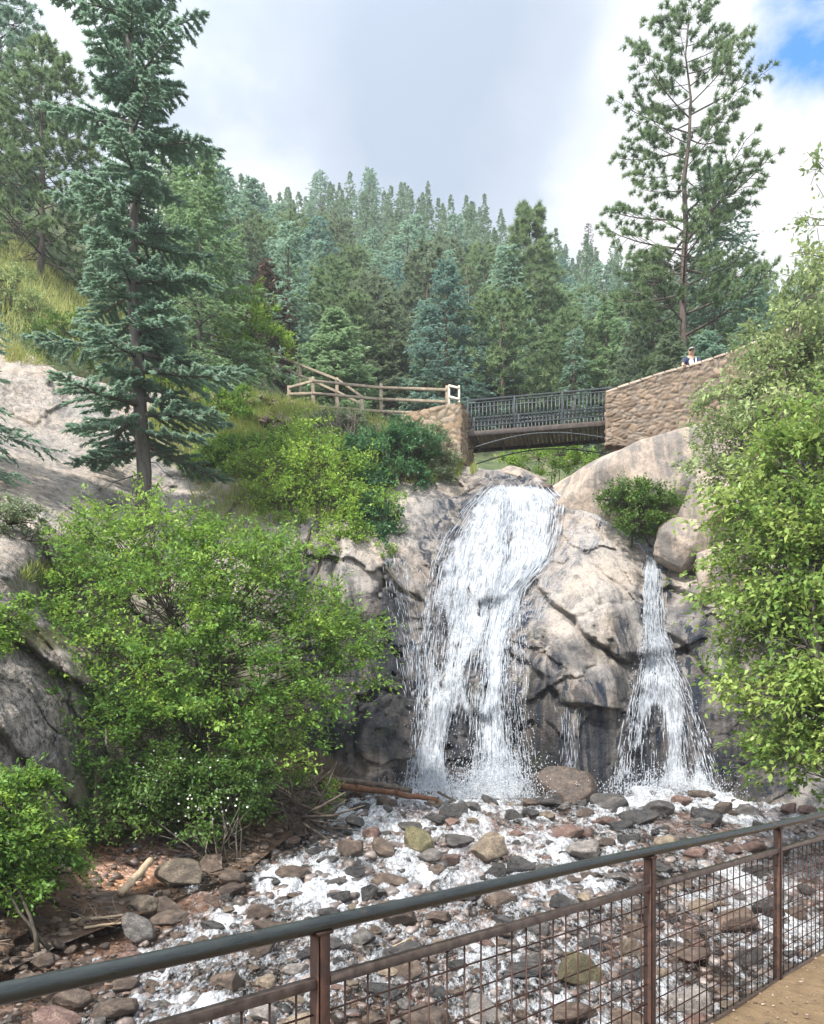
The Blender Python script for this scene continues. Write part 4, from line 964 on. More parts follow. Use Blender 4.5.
# dead grey brush by the fence: one shrub of bare twigs
def dead_brush(label, px, py, n, L, seed, spreadx=.5):
    r = np.random.default_rng(seed); b = on_rock(float(px), float(py)); root = tag(link('dead_shrub', None, None, b), label, 'shrub'); m = MB()
    for k in range(n):
        p = np.array([r.normal(0, spreadx * .4), r.normal(0, .15), -.05]); d = unit(np.array([r.normal(0, .6), r.normal(-.1, .3), 1.])); l = L * (.5 + r.random() * .7)
        pts = np.array([p, p + d * l * .5 + r.normal(0, .05, 3), p + d * l + r.normal(0, .12, 3)]); m.tube(pts, [.014, .009, .003], 3)
        for j in range(3):
            s0 = pts[1] + (pts[2] - pts[1]) * r.random(); m.tube(np.array([s0, s0 + unit(d + r.normal(0, .6, 3)) * l * .35]), [.006, .002], 3)
    m.obj('twigs', B_DEAD, root)
dead_brush('bare grey brush on the bank below the left fence rails', 318, 440, 46, 1.0, 3, 1.3)
dead_brush('bare grey brush just left of the dark ledge shrub', 352, 446, 36, 1.1, 4, .8)
dead_brush('pale dead twigs hanging at the foot of the blossoming shrub', 226, 862, 13, 1.2, 5, .8)

leafy('shrub', 'pale green bush on the dry grass slope at the upper left edge', 'shrub', [(12, 290, 24, 29.5, .7), (-15, 300, 26, 29.5, .7), (35, 312, 18, 29.0, .7)], on_hill(8, 29.6), L_PALE, B_DARK, 90, 60, .10, seed=61, stems=4, trunk_r=.03, foot=.4, spread=.34)
leafy('shrub', 'green bush above the granite, left of the tall fir', 'shrub', [(70, 335, 24, 28, .7), (95, 350, 20, 28, .7), (48, 345, 16, 28, .7)], on_hill(72, 28.4), L_BUSH, B_DARK, 90, 60, .10, seed=62, stems=4, trunk_r=.03, foot=.4, spread=.34)
leafy('shrub', 'yellow-green bush behind the trunk of the tall left fir', 'shrub', [(165, 372, 22, 28.6, .7), (190, 385, 20, 28.6, .7), (140, 385, 16, 28.4, .6)], on_hill(168, 28.9), L_LIME, B_DARK, 90, 56, .10, seed=63, stems=4, trunk_r=.03, foot=.4, spread=.34)
leafy('shrub', 'low green brush on the bank below the old stacked stones', 'shrub', [(262, 450, 18, 25.6, .6), (285, 440, 14, 26, .6), (240, 455, 14, 25.8, .6)], on_rock(262., 462.), L_ALDER, B_DARK, 70, 56, .09, seed=64, stems=4, trunk_r=.02, foot=.3, spread=.28)

leafy('shrub', 'fresh green bush on the bank between the fir trunk and the yellow-green sapling', 'shrub', [(222, 455, 20, 25.4, .7), (205, 470, 18, 25, .7), (235, 475, 16, 24.8, .6)], on_rock(218., 482.), L_ALDER, B_DARK, 90, 60, .09, seed=71, stems=4, trunk_r=.02, foot=.3, spread=.3)
leafy('shrub', 'grey-green brush below the middle fence post', 'shrub', [(330, 425, 18, 27.2, .7), (355, 428, 18, 27, .6), (305, 428, 14, 27.2, .6)], on_rock(332., 440.), L_GREY, B_DARK, 70, 56, .09, seed=72, stems=4, trunk_r=.02, foot=.3, spread=.28)
leafy('shrub', 'bright green bush spilling over the rock edge above the pink slab', 'shrub', [(345, 545, 16, 22.2, .7), (325, 560, 16, 22, .7), (360, 535, 12, 22.6, .6)], on_rock(345., 552.), L_LIME, B_DARK, 60, 56, .085, seed=73, stems=3, trunk_r=.02, foot=.2, spread=.26)
leafy('shrub', 'pale grey-green brush in front of the stone abutment', 'shrub', [(430, 440, 14, 26.4, .9), (445, 462, 12, 26.2, .7)], on_rock(436., 470.), L_GREY, B_DARK, 46, 52, .085, seed=74, stems=3, trunk_r=.02, foot=.2, spread=.24)
# ================================================================== boulders and stones
def ico(sub):
    bm = __import__('bmesh').new(); __import__('bmesh').ops.create_icosphere(bm, subdivisions=sub, radius=1.)
    V = np.array([v.co[:] for v in bm.verts]); F = np.array([[v.index for v in f.verts] for f in bm.faces]); bm.free(); return V, F
ICO = {k: ico(k) for k in (1, 2, 3, 4, 5)}
def rock_shape(seed, sub=4, cuts=15, round_=.25, rough=.03):
    """a stone: a ball cut by random planes, worn and pitted"""
    r = np.random.default_rng(seed); V, F = ICO[sub]; V = V.copy()
    for _ in range(cuts):
        n = unit(r.normal(0, 1, 3)); d = .46 + .34 * r.random()
        h = V @ n - d; V = V - np.where(h > 0, h * (1 - round_ * .28), 0)[:, None] * n
    V += unit(V) * (fbm(V * 1.3 + seed, 3, seed % 97)[:, None] * .10 + fbm(V * 5 + seed, 4, seed % 89)[:, None] * rough)
    m = np.abs(V).max(0); return V / m, F
def stone_mat(name, cols, wet=.35, seed=0.):
    t = NT(name); o = t.obj(); rn = t.rand()
    vv = t.n('ShaderNodeVectorMath'); vv.operation = 'ADD'; t.l(o, vv.inputs[0]); cb = t.n('ShaderNodeCombineXYZ'); t.l(t.math('MULTIPLY', rn, 37.), cb.inputs[0]); t.l(cb.outputs[0], vv.inputs[1]); q = vv.outputs[0]
    n = t.noise(q, 2.2, 6, .65); n2 = t.noise(q, 14., 5, .7)
    c = t.ramp(n, [(.34, cols[0]), (.5, cols[1]), (.64, cols[2])])
    c = t.mix(t.ramp(n2, [(.46, 0.), (.62, .75)]), c, tuple(x * .4 for x in cols[0]))
    hs = t.n('ShaderNodeHueSaturation'); t.l(c, hs.inputs['Color']); t.put(hs.inputs['Value'], t.math('ADD', .70, t.math('MULTIPLY', rn, .6)))
    return t.done(t.pbr(hs.outputs[0], t.ramp(n, [(.35, wet), (.6, wet + .3)]), t.bump(t.math('ADD', n, n2), .7, .05), spec=.5))
S_GREY = stone_mat('grey_stone', [(.035, .033, .031), (.078, .070, .065), (.16, .142, .125)])
S_DARK = stone_mat('dark_wet_stone', [(.016, .016, .017), (.035, .032, .031), (.075, .066, .06)], .18)
S_TAN = stone_mat('tan_stone', [(.085, .062, .042), (.17, .13, .09), (.28, .225, .165)], .45)
S_RED = stone_mat('reddish_stone', [(.075, .042, .034), (.13, .076, .06), (.21, .14, .11)], .4)
S_OLIVE = stone_mat('mossy_stone', [(.05, .045, .02), (.095, .082, .038), (.16, .13, .075)], .5)
S_PALE = stone_mat('pale_stone', [(.11, .098, .09), (.19, .168, .15), (.30, .265, .235)], .45)
S_BROWN = stone_mat('brown_stone', [(.045, .03, .022), (.085, .058, .042), (.155, .115, .085)], .3)
MATS = {'grey': S_GREY, 'dark': S_DARK, 'tan': S_TAN, 'red': S_RED, 'olive': S_OLIVE, 'pale': S_PALE, 'brown': S_BROWN}
SHP = [rock_shape(300 + k, 4, 13 + k % 8, .2, .045) for k in range(12)]
MESHES = {}
def stone_mesh(k, mat):
    if (k, mat) not in MESHES:
        V, F = SHP[k]; MESHES[(k, mat)] = mesh_np('stone', V, [F], None, True, [MATS[mat]])
    return MESHES[(k, mat)]
rs = np.random.default_rng(123)
def bed_point(px, py):
    Y = float(bed_Y(py)); return W(px, py, Y)
taken = []
def stone(px, py, w, h, mat, label, group=None, sink=.30, name='stream_rock', k=None, rz=None):
    """px, py: middle of the stone in the picture; w, h: its size there"""
    Y = float(bed_Y(py + h * .42)); sx = w / F_PX * Y / 2; sz = h / F_PX * Y / 2
    tilt = .30; sz2 = max(sz * .95, sx * .35)
    P = W(px, py + h * .5, Y); 
    o = link(name, stone_mesh(int(rs.integers(len(SHP))) if k is None else k, mat))
    sy = sx * (.75 + .3 * rs.random())
    o.scale = (sx * 1.06, sy, sz2 * 1.15); o.location = (P[0], P[1] + sy * .5, P[2] + sz2 * (1 - sink * 1.1))
    o.rotation_euler = (rs.normal(0, .12), rs.normal(0, .12), rs.choice([0, math.pi]) + rs.normal(0, .3) if rz is None else rz)
    tag(o, label, 'rock', group); taken.append((px, py, w, h)); return o
BIG = [
 (490, 845, 37, 35, 'tan', 'tan boulder with a dark right side in the white water, largest of the mid-stream'), (418, 838, 34, 30, 'olive', 'mossy olive rock just left of the largest tan boulder'),
 (430, 855, 26, 17, 'pale', 'pale rounded rock at the foot of the mossy olive rock'), (450, 857, 27, 13, 'red', 'pinkish flat rock between the mossy rock and the largest tan boulder'),
 (457, 838, 34, 13, 'grey', 'flat grey rock behind the pinkish rock'), (455, 809, 30, 20, 'dark', 'dark round rock below the end of the brown log'), (385, 800, 23, 14, 'brown', 'brown rock lying against the brown log'),
 (356, 820, 22, 13, 'grey', 'small grey rock below the brown log, left of the flat pale ones'), (412, 825, 28, 12, 'grey', 'flat grey rock above the mossy olive rock'), (437, 818, 24, 11, 'dark', 'flat dark rock left of the dark round rock'),
 (350, 846, 26, 26, 'brown', 'clump of brown rock standing in white water left of the mossy rock'), (326, 861, 27, 12, 'grey', 'flat grey rock between the log jam and the mid-stream'), (354, 871, 27, 15, 'dark', 'dark block below the clump of brown rock'),
 (393, 879, 40, 15, 'brown', 'brown mound of rubble in front of the pale rounded rock'), (368, 891, 20, 18, 'dark', 'dark upright rock in front of the brown rubble mound'), (338, 896, 24, 14, 'dark', 'dark grey rock left of the dark upright rock'),
 (337, 882, 23, 11, 'grey', 'low greenish grey rock above the dark grey one'), (292, 873, 30, 15, 'brown', 'brown rock at the foot of the log jam'), (268, 881, 25, 10, 'dark', 'flat dark rock beside the bank, below the dead twigs'),
 (259, 911, 28, 16, 'brown', 'dark brown rock in the riffle below the bank boulder'), (296, 895, 18, 9, 'brown', 'small brown rock in the left riffle'), (362, 937, 27, 19, 'grey', 'round grey rock just above the handrail'),
 (438, 916, 30, 13, 'brown', 'flat brown rock just above the handrail, left of centre'), (502, 918, 27, 13, 'dark', 'flat dark rock just under the handrail at centre'), (541, 928, 27, 14, 'grey', 'grey rock under the handrail right of centre'),
 (563, 901, 26, 18, 'dark', 'dark pointed rock touching the handrail from behind'), (587, 896, 17, 15, 'tan', 'small tan rock right of the dark pointed one'), (585, 848, 42, 22, 'pale', 'broad pale grey rock right of the largest tan boulder'),
 (641, 815, 38, 21, 'dark', 'big blue-grey block in the rubble under the right fall'), (685, 800, 22, 16, 'red', 'reddish brown rock at the foot of the right fall'), (697, 853, 28, 15, 'red', 'rust coloured rock right of the rubble'),
 (620, 876, 28, 13, 'grey', 'grey flat rock above the handrail at right'), (665, 868, 24, 12, 'dark', 'dark slab behind the handrail by the second post'), (583, 968, 44, 40, 'olive', 'large olive brown boulder behind the mesh'),
 (529, 972, 46, 19, 'dark', 'flat dark slab left of the large olive boulder'), (576, 1014, 46, 22, 'brown', 'brown slab below the large olive boulder'), (634, 946, 24, 23, 'tan', 'tan rock left of the second post, behind the mesh'),
 (740, 920, 48, 26, 'brown', 'long brown rock behind the mesh beside the last post'), (697, 957, 46, 14, 'brown', 'low brown slab behind the mesh right of the second post'), (689, 1000, 46, 28, 'pale', 'pale big rock low behind the mesh right of the second post'),
 (752, 957, 30, 22, 'dark', 'dark rock behind the mesh just left of the last post'), (486, 1010, 44, 26, 'pale', 'light rock low behind the mesh at centre'), (265, 1012, 34, 24, 'pale', 'pale rock below the handrail at lower left'),
 (263, 981, 24, 12, 'tan', 'small tan rock under the handrail at lower left'), (210, 925, 30, 14, 'dark', 'dark rock in the riffle left of the dark brown one'), (484, 1000, 18, 12, 'brown', 'small brown rock perched behind the light rock'),
 (550, 799, 30, 15, 'grey', 'grey rock at the pool edge between the two falls'), (514, 814, 18, 14, 'dark', 'dark rock in the pool, left of a pair'), (533, 812, 20, 13, 'dark', 'dark rock in the pool, right of a pair'), (472, 805, 24, 15, 'grey', 'pale-topped grey rock in the foam of the main fall'),
 (490, 799, 20, 12, 'dark', 'black rock in the foam right of the pale-topped one'), (125, 985, 30, 16, 'brown', 'brown cobble in the shallow lower left'), (60, 975, 26, 14, 'dark', 'dark cobble in the shallow near the left edge'),
]
for a in BIG: stone(*a)
# standing rock between the falls and at the bank
big = rock_shape(71, 5, 13, .3); 
def boulder(px, py, w, h, Y, mat, label, seed, depth=.8, rot=(0, 0, 0), cuts=12, name='boulder', zoff=0., rnd=.3):
    V, F = rock_shape(seed, 5, cuts, rnd, .022); o = link(name, mesh_np(name, V, [F], None, True, [mat]))
    sx, sz = w / F_PX * Y / 2, h / F_PX * Y / 2
    o.scale = (sx, sx * depth, sz); o.location = Vector([float(c) for c in W(px, py, Y)]) + Vector((0, sx * depth * .4, zoff)); o.rotation_euler = rot
    return tag(o, label, 'boulder')
boulder(560, 790, 78, 52, 19.3, S_BROWN, 'brown pointed boulder between the feet of the two falls', 401, .8)
boulder(180, 877, 52, 36, 13.0, S_TAN, 'rounded tan boulder on the left bank beside the plank', 402, .8, cuts=8)
boulder(212, 868, 34, 30, 13.6, S_BROWN, 'brown boulder behind the rounded tan one on the bank', 403, .8)
boulder(95, 905, 96, 26, 12.1, S_BROWN, 'flat brown slab of rock at the water edge on the left bank', 404, .7)
boulder(20, 925, 60, 20, 11.0, S_BROWN, 'flat rock half hidden under the lower left undergrowth', 405, .7)
t_ = NT('granite_boulder'); p = t_.pos(); n1 = t_.noise(p, .9, 6, .6, .3); n2 = t_.noise(p, 7., 7, .7); sk = t_.noise(t_.scaled(p, (3, 3, .35)), 1., 5, .6, .5)
c = t_.ramp(n1, [(.3, (.27, .215, .17)), (.5, (.36, .285, .225)), (.7, (.45, .35, .265))])
c = t_.mix(t_.ramp(n2, [(.42, 0.), (.60, .75)]), c, (.20, .17, .15)); c = t_.mix(t_.ramp(sk, [(.47, 0.), (.60, .75)]), c, (.12, .115, .11))
S_GRAN = t_.done(t_.pbr(c, .8, t_.bump(n2, .7, .08), spec=.35))
boulder(650, 480, 236, 118, 23.9, S_GRAN, 'huge sloping granite boulder under the stone wall', 411, .6, (0, math.radians(-21), 0), 14, rnd=.3)
boulder(700, 505, 90, 84, 23.2, S_GRAN, 'granite boulder right of the huge sloping one, behind leaves', 412, .8, (0, .2, 0), 11)
boulder(692, 548, 74, 62, 22.0, S_GRAN, 'smooth tan boulder at the head of the right fall', 413, .8, (0, .35, 0), 9, rnd=.5)
boulder(730, 575, 70, 80, 21.4, S_GRAN, 'tan boulder right of the right fall, half behind the leafy tree', 414, .8, (0, .3, 0), 11)
boulder(545, 487, 22, 14, 25.0, S_BROWN, 'small dark rock splitting the stream at the top of the falls', 415)
boulder(534, 483, 13, 9, 25.6, S_DARK, 'little black stone at the very top of the falls', 416)
boulder(518, 476, 60, 26, 26.2, S_GRAN, 'pinkish granite slab at the left lip of the falls below the bridge', 417, .9, (0, .12, 0), 8, rnd=.6)
# the smaller stones: each its own object
KMAT = [('grey', .20), ('dark', .22), ('brown', .32), ('tan', .11), ('red', .10), ('pale', .05)]
SL = {'grey': 'small grey stone among the many in the stream', 'dark': 'small dark wet stone among the many in the stream', 'brown': 'small brown stone among the many in the stream', 'tan': 'small tan stone among the many in the stream', 'red': 'small reddish stone among the many in the stream', 'pale': 'small pale stone among the many in the stream'}
def small(px, py, w):
    wts = np.array([v for _, v in KMAT]) * (np.array([.5, .6, 2.6, 1.8, 1.6, .5]) if px < 330 and py > 880 else 1); m = str(rs.choice([k for k, _ in KMAT], p=wts / wts.sum()))
    stone(px, py, w, w * (.5 + .2 * rs.random()), m, SL[m], 'small %s stones in the stream' % m, .42)
nsm = 0; tr_ = 0
while nsm < 240 and tr_ < 6000:
    tr_ += 1; py = 792 + 232 * rs.random() ** 1.1; px = 20 + 800 * rs.random()
    Y = float(bed_Y(py)); x = (px - CX) / F_PX * Y
    if x < bank_x(Y) - .2 or (x > right_bank(Y) - .25 and Y < 8): continue
    rub = 590 < px < 770 and py < 842
    if not rub and rs.random() < .35: continue
    w = (9 + 27 * rs.random() ** 2.1) * (1 + (py - 800) / 420) * (1.15 if rub else 1)
    if any(abs(px - a) < (w + c_) * (.22 if rub else .34) and abs(py - b_) < (w * .6 + d) * (.24 if rub else .36) for a, b_, c_, d in taken): continue
    small(px, py, w); nsm += 1
print('small stones', nsm)
# pebbles and cobbles nobody could count
V1, F1 = ICO[2]; rp = np.random.default_rng(31); PV_ = []; PF_ = []; PC_ = []; base = 0
sh9 = [rock_shape(500 + k, 2, 8) for k in range(8)]
n = 0
while n < 5600:
    py = 790 + 250 * rp.random() ** 1.15; px = -40 + 880 * rp.random(); Y = float(bed_Y(py)); x = (px - CX) / F_PX * Y
    if x < bank_x(Y) - 1.3 or (x > right_bank(Y) - .2 and Y < 8): continue
    if fbm(np.array([[x * .9, Y * .6, 0]]), 3, 92)[0] < -.12 - .25 * rp.random() and Y > 11: continue
    if x < bank_x(Y) + 1.9 and Y < 14 and rp.random() < .6: continue
    V, F = sh9[n % 8]; sz = (.022 + .085 * rp.random() ** 2.2) * (1.35 if Y > 12 else 1); a = rp.random() * 6.28; ca, sa = math.cos(a), math.sin(a)
    R = np.array([[ca, -sa, 0], [sa, ca, 0], [0, 0, 1]]); S = np.array([1, .7 + .3 * rp.random(), .5 + .3 * rp.random()]) * sz
    zb = bed_z(Y) - .075 + .07 * rp.random()
    if x < bank_x(Y): zb = bed_z(Y) - .12 + min((bank_x(Y) - x) * .32, 1.2)
    PV_.append((V * S) @ R.T + np.array([x, Y, zb])); PF_.append(F + base); base += len(V); PC_.append(np.full(len(V), rp.random() if x > bank_x(Y) + 1.6 or Y > 14 else .42 + .3 * rp.random())); n += 1
t = NT('pebbles'); rn = t.attr('tone'); pn = t.noise(t.pos(), 22., 4, .7)
c = t.ramp(rn, [(.0, (.02, .019, .019)), (.3, (.07, .06, .055)), (.5, (.10, .065, .048)), (.65, (.14, .105, .088)), (.85, (.10, .085, .08)), (1., (.24, .195, .175))])
c = t.mix(t.ramp(pn, [(.4, 0.), (.7, .5)]), c, (.06, .05, .045))
struct(link('gravel', mesh_np('gravel', np.concatenate(PV_), [np.concatenate(PF_)], {'tone': np.concatenate(PC_)}, True, [t.done(t.pbr(c, .35, t.bump(pn, .5, .02)))])), 'stuff')

# ================================================================== masonry
def masonry_mat(name, cols, mortar):
    t = NT(name); tn = t.attr('tone'); p = t.pos(); n = t.noise(p, 9., 6, .7)
    c = t.ramp(tn, [(0., cols[0]), (.35, cols[1]), (.7, cols[2]), (1., cols[3])]); c = t.mix(t.ramp(n, [(.42, 0.), (.68, .45)]), c, tuple(x * .4 for x in cols[0]))
    c = t.mix(t.attr('joint'), c, mortar)
    return t.done(t.pbr(c, .9, t.bump(n, .7, .03), spec=.2))
M_WALL = masonry_mat('red_rubble_masonry', [(.12, .085, .06), (.20, .145, .10), (.27, .20, .145), (.18, .155, .13)], (.13, .105, .085))
M_ABUT = masonry_mat('tan_rubble_masonry', [(.18, .125, .08), (.27, .195, .13), (.30, .23, .165), (.22, .185, .145)], (.13, .10, .07))
def wall_skin(name, A, B, zb, zt, thick, mat, parent, seed, cell=(.25, .13), relief=.045, step=.035):
    """rubble wall from A to B (x, y); zb, zt: bottom and top height functions of 0..1; stones stand out of the joints on both faces and the ends"""
    A = np.asarray(A, float); B = np.asarray(B, float); d = B - A; L = np.linalg.norm(d); d /= L; nrm = np.array([d[1], -d[0]])   # towards the viewer
    per = [(A, d, L, nrm)]; Vs, Fs, To, Jo = [], [], [], []; base = 0
    faces = [(A + nrm * thick / 2, d, L, nrm, lambda q: q), (B + nrm * thick / 2, -nrm, thick, d, lambda q: 1 + 0 * q), (B - nrm * thick / 2, -d, L, -nrm, lambda q: 1 - q), (A - nrm * thick / 2, nrm, thick, -d, lambda q: 0 * q)]
    for fi, (o, e, l, nn, tf) in enumerate(faces):
        nu = max(6, int(l / step)); nv = max(8, int((zt(np.array([.5]))[0] - zb(np.array([.5]))[0]) / step))
        uu = np.linspace(0, 1, nu)[None].repeat(nv, 0); vv = np.linspace(0, 1, nv)[:, None].repeat(nu, 1)
        tt = tf(uu); Z = zb(tt) + (zt(tt) - zb(tt)) * vv; X = o[0] + e[0] * l * uu; Yy = o[1] + e[1] * l * uu
        q = np.stack([(uu * l + fi * 3.3) / cell[0], Z / cell[1], 0 * uu + fi], -1); q[..., :2] += fbm(q * .8, 2, seed)[..., None] * .35
        f1, f2, cid, _ = voro(np.stack([q[..., 0], q[..., 1], 0 * uu + fi * 7], -1), seed, .8)
        j = sstep(.16, .03, f2 - f1); rl = relief * (1 - j) * (.5 + .8 * cid[..., 1]) + fbm(np.stack([X, Yy, Z], -1) * 6, 3, seed + 3) * .015
        rl *= np.clip(np.minimum(uu, 1 - uu) * l / .05, 0, 1)
        Vs.append(np.stack([X + nn[0] * rl, Yy + nn[1] * rl, Z], -1).reshape(-1, 3)); To.append(cid[..., 0].ravel()); Jo.append(j.ravel())
        ii = np.arange(nv - 1)[:, None] * nu + np.arange(nu - 1)[None]
        Fs.append(np.stack([ii, ii + 1, ii + nu + 1, ii + nu], -1).reshape(-1, 4) + base); base += nu * nv
    nu = 60; tt = np.linspace(0, 1, nu)
    for sg in (1, -1): Vs.append(np.stack([A[0] + d[0] * L * tt + sg * nrm[0] * (thick / 2), A[1] + d[1] * L * tt + sg * nrm[1] * (thick / 2), zt(tt) - .002], -1)); To.append(np.full(nu, .7)); Jo.append(np.zeros(nu))
    k = np.arange(nu - 1); Fs.append(np.stack([base + k, base + k + 1, base + nu + k + 1, base + nu + k], -1))
    return link(name, mesh_np(name, np.concatenate(Vs), Fs, {'tone': np.concatenate(To), 'joint': np.concatenate(Jo)}, True, [mat]), parent)
# right wall: rises towards the right beside the path
YA, YB = 26.0, 24.6
A = W(606, 400, YA)[:2]; B = W(800, 400, YB)[:2]
wx = np.array([0, .12, .3, .45, .6, .72, 1.]); tops = [397, 389, 378, 370.5, 361, 352, 330]
def wpx(t_): return 606 + 194 * t_
def wall_top(t_): Yq = YA + (YB - YA) * np.asarray(t_); return EYE + (HY - np.interp(t_, wx, tops)) / F_PX * Yq
def wall_bot(t_): Yq = YA + (YB - YA) * np.asarray(t_); return EYE + (HY - np.interp(t_, [0, .3, 1], [448, 450, 470])) / F_PX * Yq
wl = thing('stone_wall', 'red-brown rubble stone wall rising to the right of the footbridge', 'wall', (0, 0, 0))
wall_skin('masonry', A, B, wall_bot, wall_top, .5, M_WALL, wl, 5)
# coping of flat stones on the wall, and one row of them only
mb = MB(); tq = np.linspace(0, 1, 17); rc = np.random.default_rng(3)
for a, b in zip(tq[:-1], tq[1:]):
    pa = np.array([*(A + (B - A) * a), wall_top(a) + .03]); pb = np.array([*(A + (B - A) * b), wall_top(b) + .03]); dd = (pb - pa) * .012
    mb.bar(pa + dd, pb - dd, .58 + .05 * rc.random(), .075 + .02 * rc.random(), 0., .015)
M_COPE = plain_mat('coping_stone', (.22, .17, .13), (.36, .29, .23), 5., .9)
mb.obj('coping', M_COPE, wl)
# left abutment
ab = thing('stone_abutment', 'tan rubble stone abutment carrying the left end of the footbridge', 'abutment', (0, 0, 0))
A2 = W(410, 440, 27.6)[:2]; B2 = W(467, 440, 27.0)[:2]
wall_skin('masonry', A2, B2, lambda q: EYE + (HY - (452 + 18 * np.asarray(q))) / F_PX * 27.3, lambda q: EYE + (HY - (420 - 4 * np.asarray(q))) / F_PX * 27.3, 1.7, M_ABUT, ab, 8, (.36, .2))
# loose wall rubble on the left bank
def rubble(label, px, py, rx, ry, n, seed, sz):
    r = np.random.default_rng(seed); base = on_rock(float(px), float(py)); m = MB()
    root = tag(link('rubble_pile', None, None, base), label, 'rubble')
    for k in range(n):
        a = px + rx * (2 * r.random() - 1); b = py + ry * (2 * r.random() - 1); V, F = sh9[k % 8]; S = np.array([1, .7, .5]) * sz * (.5 + r.random())
        if b < top_py(a) + 2: continue
        link('stone', mesh_np('stone', V * S, [F], None, True, [S_RED if r.random() < .55 else S_TAN]), root, on_rock(float(a), float(b)) - base + np.array([0, -.05, S[2] * .4])).rotation_euler = (r.normal(0, .2), r.normal(0, .2), r.random() * 6.28)
rubble('heap of reddish stones at the upper left end of the fence', 268, 400, 26, 8, 60, 3, .12)
rubble('old bank of stacked flat stones below the fence heap', 272, 424, 17, 7, 34, 4, .15)
rubble('brown crumbled stones on the bank behind the fir branches', 242, 458, 20, 9, 40, 5, .11)

# ================================================================== footbridge
M_STEEL = plain_mat('dark_steel', (.030, .036, .038), (.060, .066, .068), 10., .45, .3, .1)
M_BEAM = plain_mat('brown_beam', (.035, .026, .022), (.075, .055, .045), 6., .7)
M_DECK = plain_mat('deck_board', (.11, .085, .065), (.21, .165, .125), 6., .85)
YL, YR = 27.0, 26.0
zd = float(W(0, 437, YL)[2]) + .02
pl = np.array([W(466, 437, YL)[0], YL, zd]); pr = np.array([W(613, 425, YR)[0], YR, zd]); dv = (pr - pl); Lb = np.linalg.norm(dv); dv /= Lb; nv_ = np.array([-dv[1], dv[0], 0])   # away from the viewer
br = thing('footbridge', 'dark steel footbridge with picket railings over the top of the falls', 'bridge', pl)
def q_(s, w, z): return dv * s + nv_ * w + np.array([0, 0, z])
mb = MB()
for k in range(34): mb.bar(q_(Lb * (k + .04) / 34, .03, .10), q_(Lb * (k + .04) / 34, 1.47, .10), Lb / 34 * .9, .05, 0, .004)
mb.obj('deck', M_DECK, br)
for w in (0., 1.5):
    mb = MB(); mb.bar(q_(0, w, .06), q_(Lb, w, .06), .09, .16, 0, .006); mb.obj('beam', M_BEAM, br)
    mb = MB()
    for z, a in ((1.16, .055), (1.06, .035), (.30, .035)): mb.bar(q_(0, w, z), q_(Lb, w, z), .045, a, 0, .004)
    rl = mb.obj('railing', M_STEEL, br)
    mb = MB()
    for k in range(38): mb.bar(q_(Lb * (k + .5) / 38, w, .30), q_(Lb * (k + .5) / 38, w, 1.07), .036, .03)
    for z in (.44, .92): mb.bar(q_(0, w + .002, z), q_(Lb, w + .002, z), .02, .03)
    mb.obj('railing_grille', M_STEEL, rl)
    for k in range(4):
        mb = MB(); s = Lb * (.012 + .976 * k / 3); mb.box(q_(s, w, .62), (.06, .06, 1.14), np.stack([dv, nv_, [0, 0, 1]], -1), 0, .004); mb.obj('post', M_STEEL, rl)
    mb = MB(); cs = np.linspace(.0, Lb, 15); zc = -.45 + .37 * np.sin(np.pi * np.clip(cs / Lb, 0, 1)) 
    mb.tube(np.array([q_(s, w, z) for s, z in zip(cs, zc)]), .02, 6); mb.bar(q_(.02, w, -.08), q_(.02, w, -.62), .05, .05)
    mb.obj('arch_brace', M_STEEL, br)
mb = MB()
for k in range(6): s = Lb * (.06 + .88 * k / 5); mb.bar(q_(s, .06, .0), q_(s, 1.44, .0), .06, .1)
mb.obj('cross_beam', M_BEAM, br)

# ================================================================== timber fences
M_WOOD = plain_mat('weathered_timber', (.15, .12, .085), (.29, .235, .165), 7., .85)
M_WOOD2 = plain_mat('pale_timber', (.42, .38, .31), (.56, .52, .44), 7., .85)
def fence(name, label, pts, rails, psize=.12, rail=.09, cat='fence'):
    """pts: (px, py top, py foot, Y)"""
    P = [(W(a, f, Y), W(a, t_, Y)) for a, t_, f, Y in pts]; b = P[0][0]; root = thing(name, label, cat, b)
    for lo, hi in P:
        m = MB(); lo2 = lo - np.array([0, 0, .35]); m.box((lo2 + hi) / 2 - b, (psize, psize, hi[2] - lo2[2]), None, 0, .012); m.obj('post', M_WOOD, root)
    for fr in rails:
        m = MB()
        for (l0, h0), (l1, h1) in zip(P[:-1], P[1:]):
            a = l0 + (h0 - l0) * fr - b; c_ = l1 + (h1 - l1) * fr - b; o = np.array([0, -.065, 0]); m.bar(a + o, c_ + o, .045, rail, 0, .008)
        m.obj('rail', M_WOOD, root)
    return root
fence('wooden_fence', 'three-rail weathered timber fence leading to the left end of the footbridge', [(289, 386, 404, 28.7), (313, 377, 411, 28.4), (381, 384, 416, 28.0), (447, 386, 419, 27.5)], (.86, .5, .12))
fence('stair_railing', 'timber stair railing sloping down behind the wooden fence', [(274, 352, 372, 32.5), (300, 364, 386, 31.6), (337, 378, 404, 30.4), (362, 396, 412, 29.6)], (.92, .45))
gr = thing('fence_gate', 'small pale timber gate frame at the left end of the footbridge', 'gate', W(452, 418, 27.3))
gb = W(452, 418, 27.3)
m = MB(); e0, e1 = W(449, 416, 27.2) - gb, W(459, 417, 26.9) - gb
h_ = 1.02
for e in (e0, e1): m.box(e + [0, 0, h_ / 2], (.07, .07, h_), None, 0, .008)
for z in (.28, .62, .98): m.bar(e0 + [0, -.05, z], e1 + [0, -.05, z - .06], .03, .07)
m.obj('gate_frame', M_WOOD2, gr)

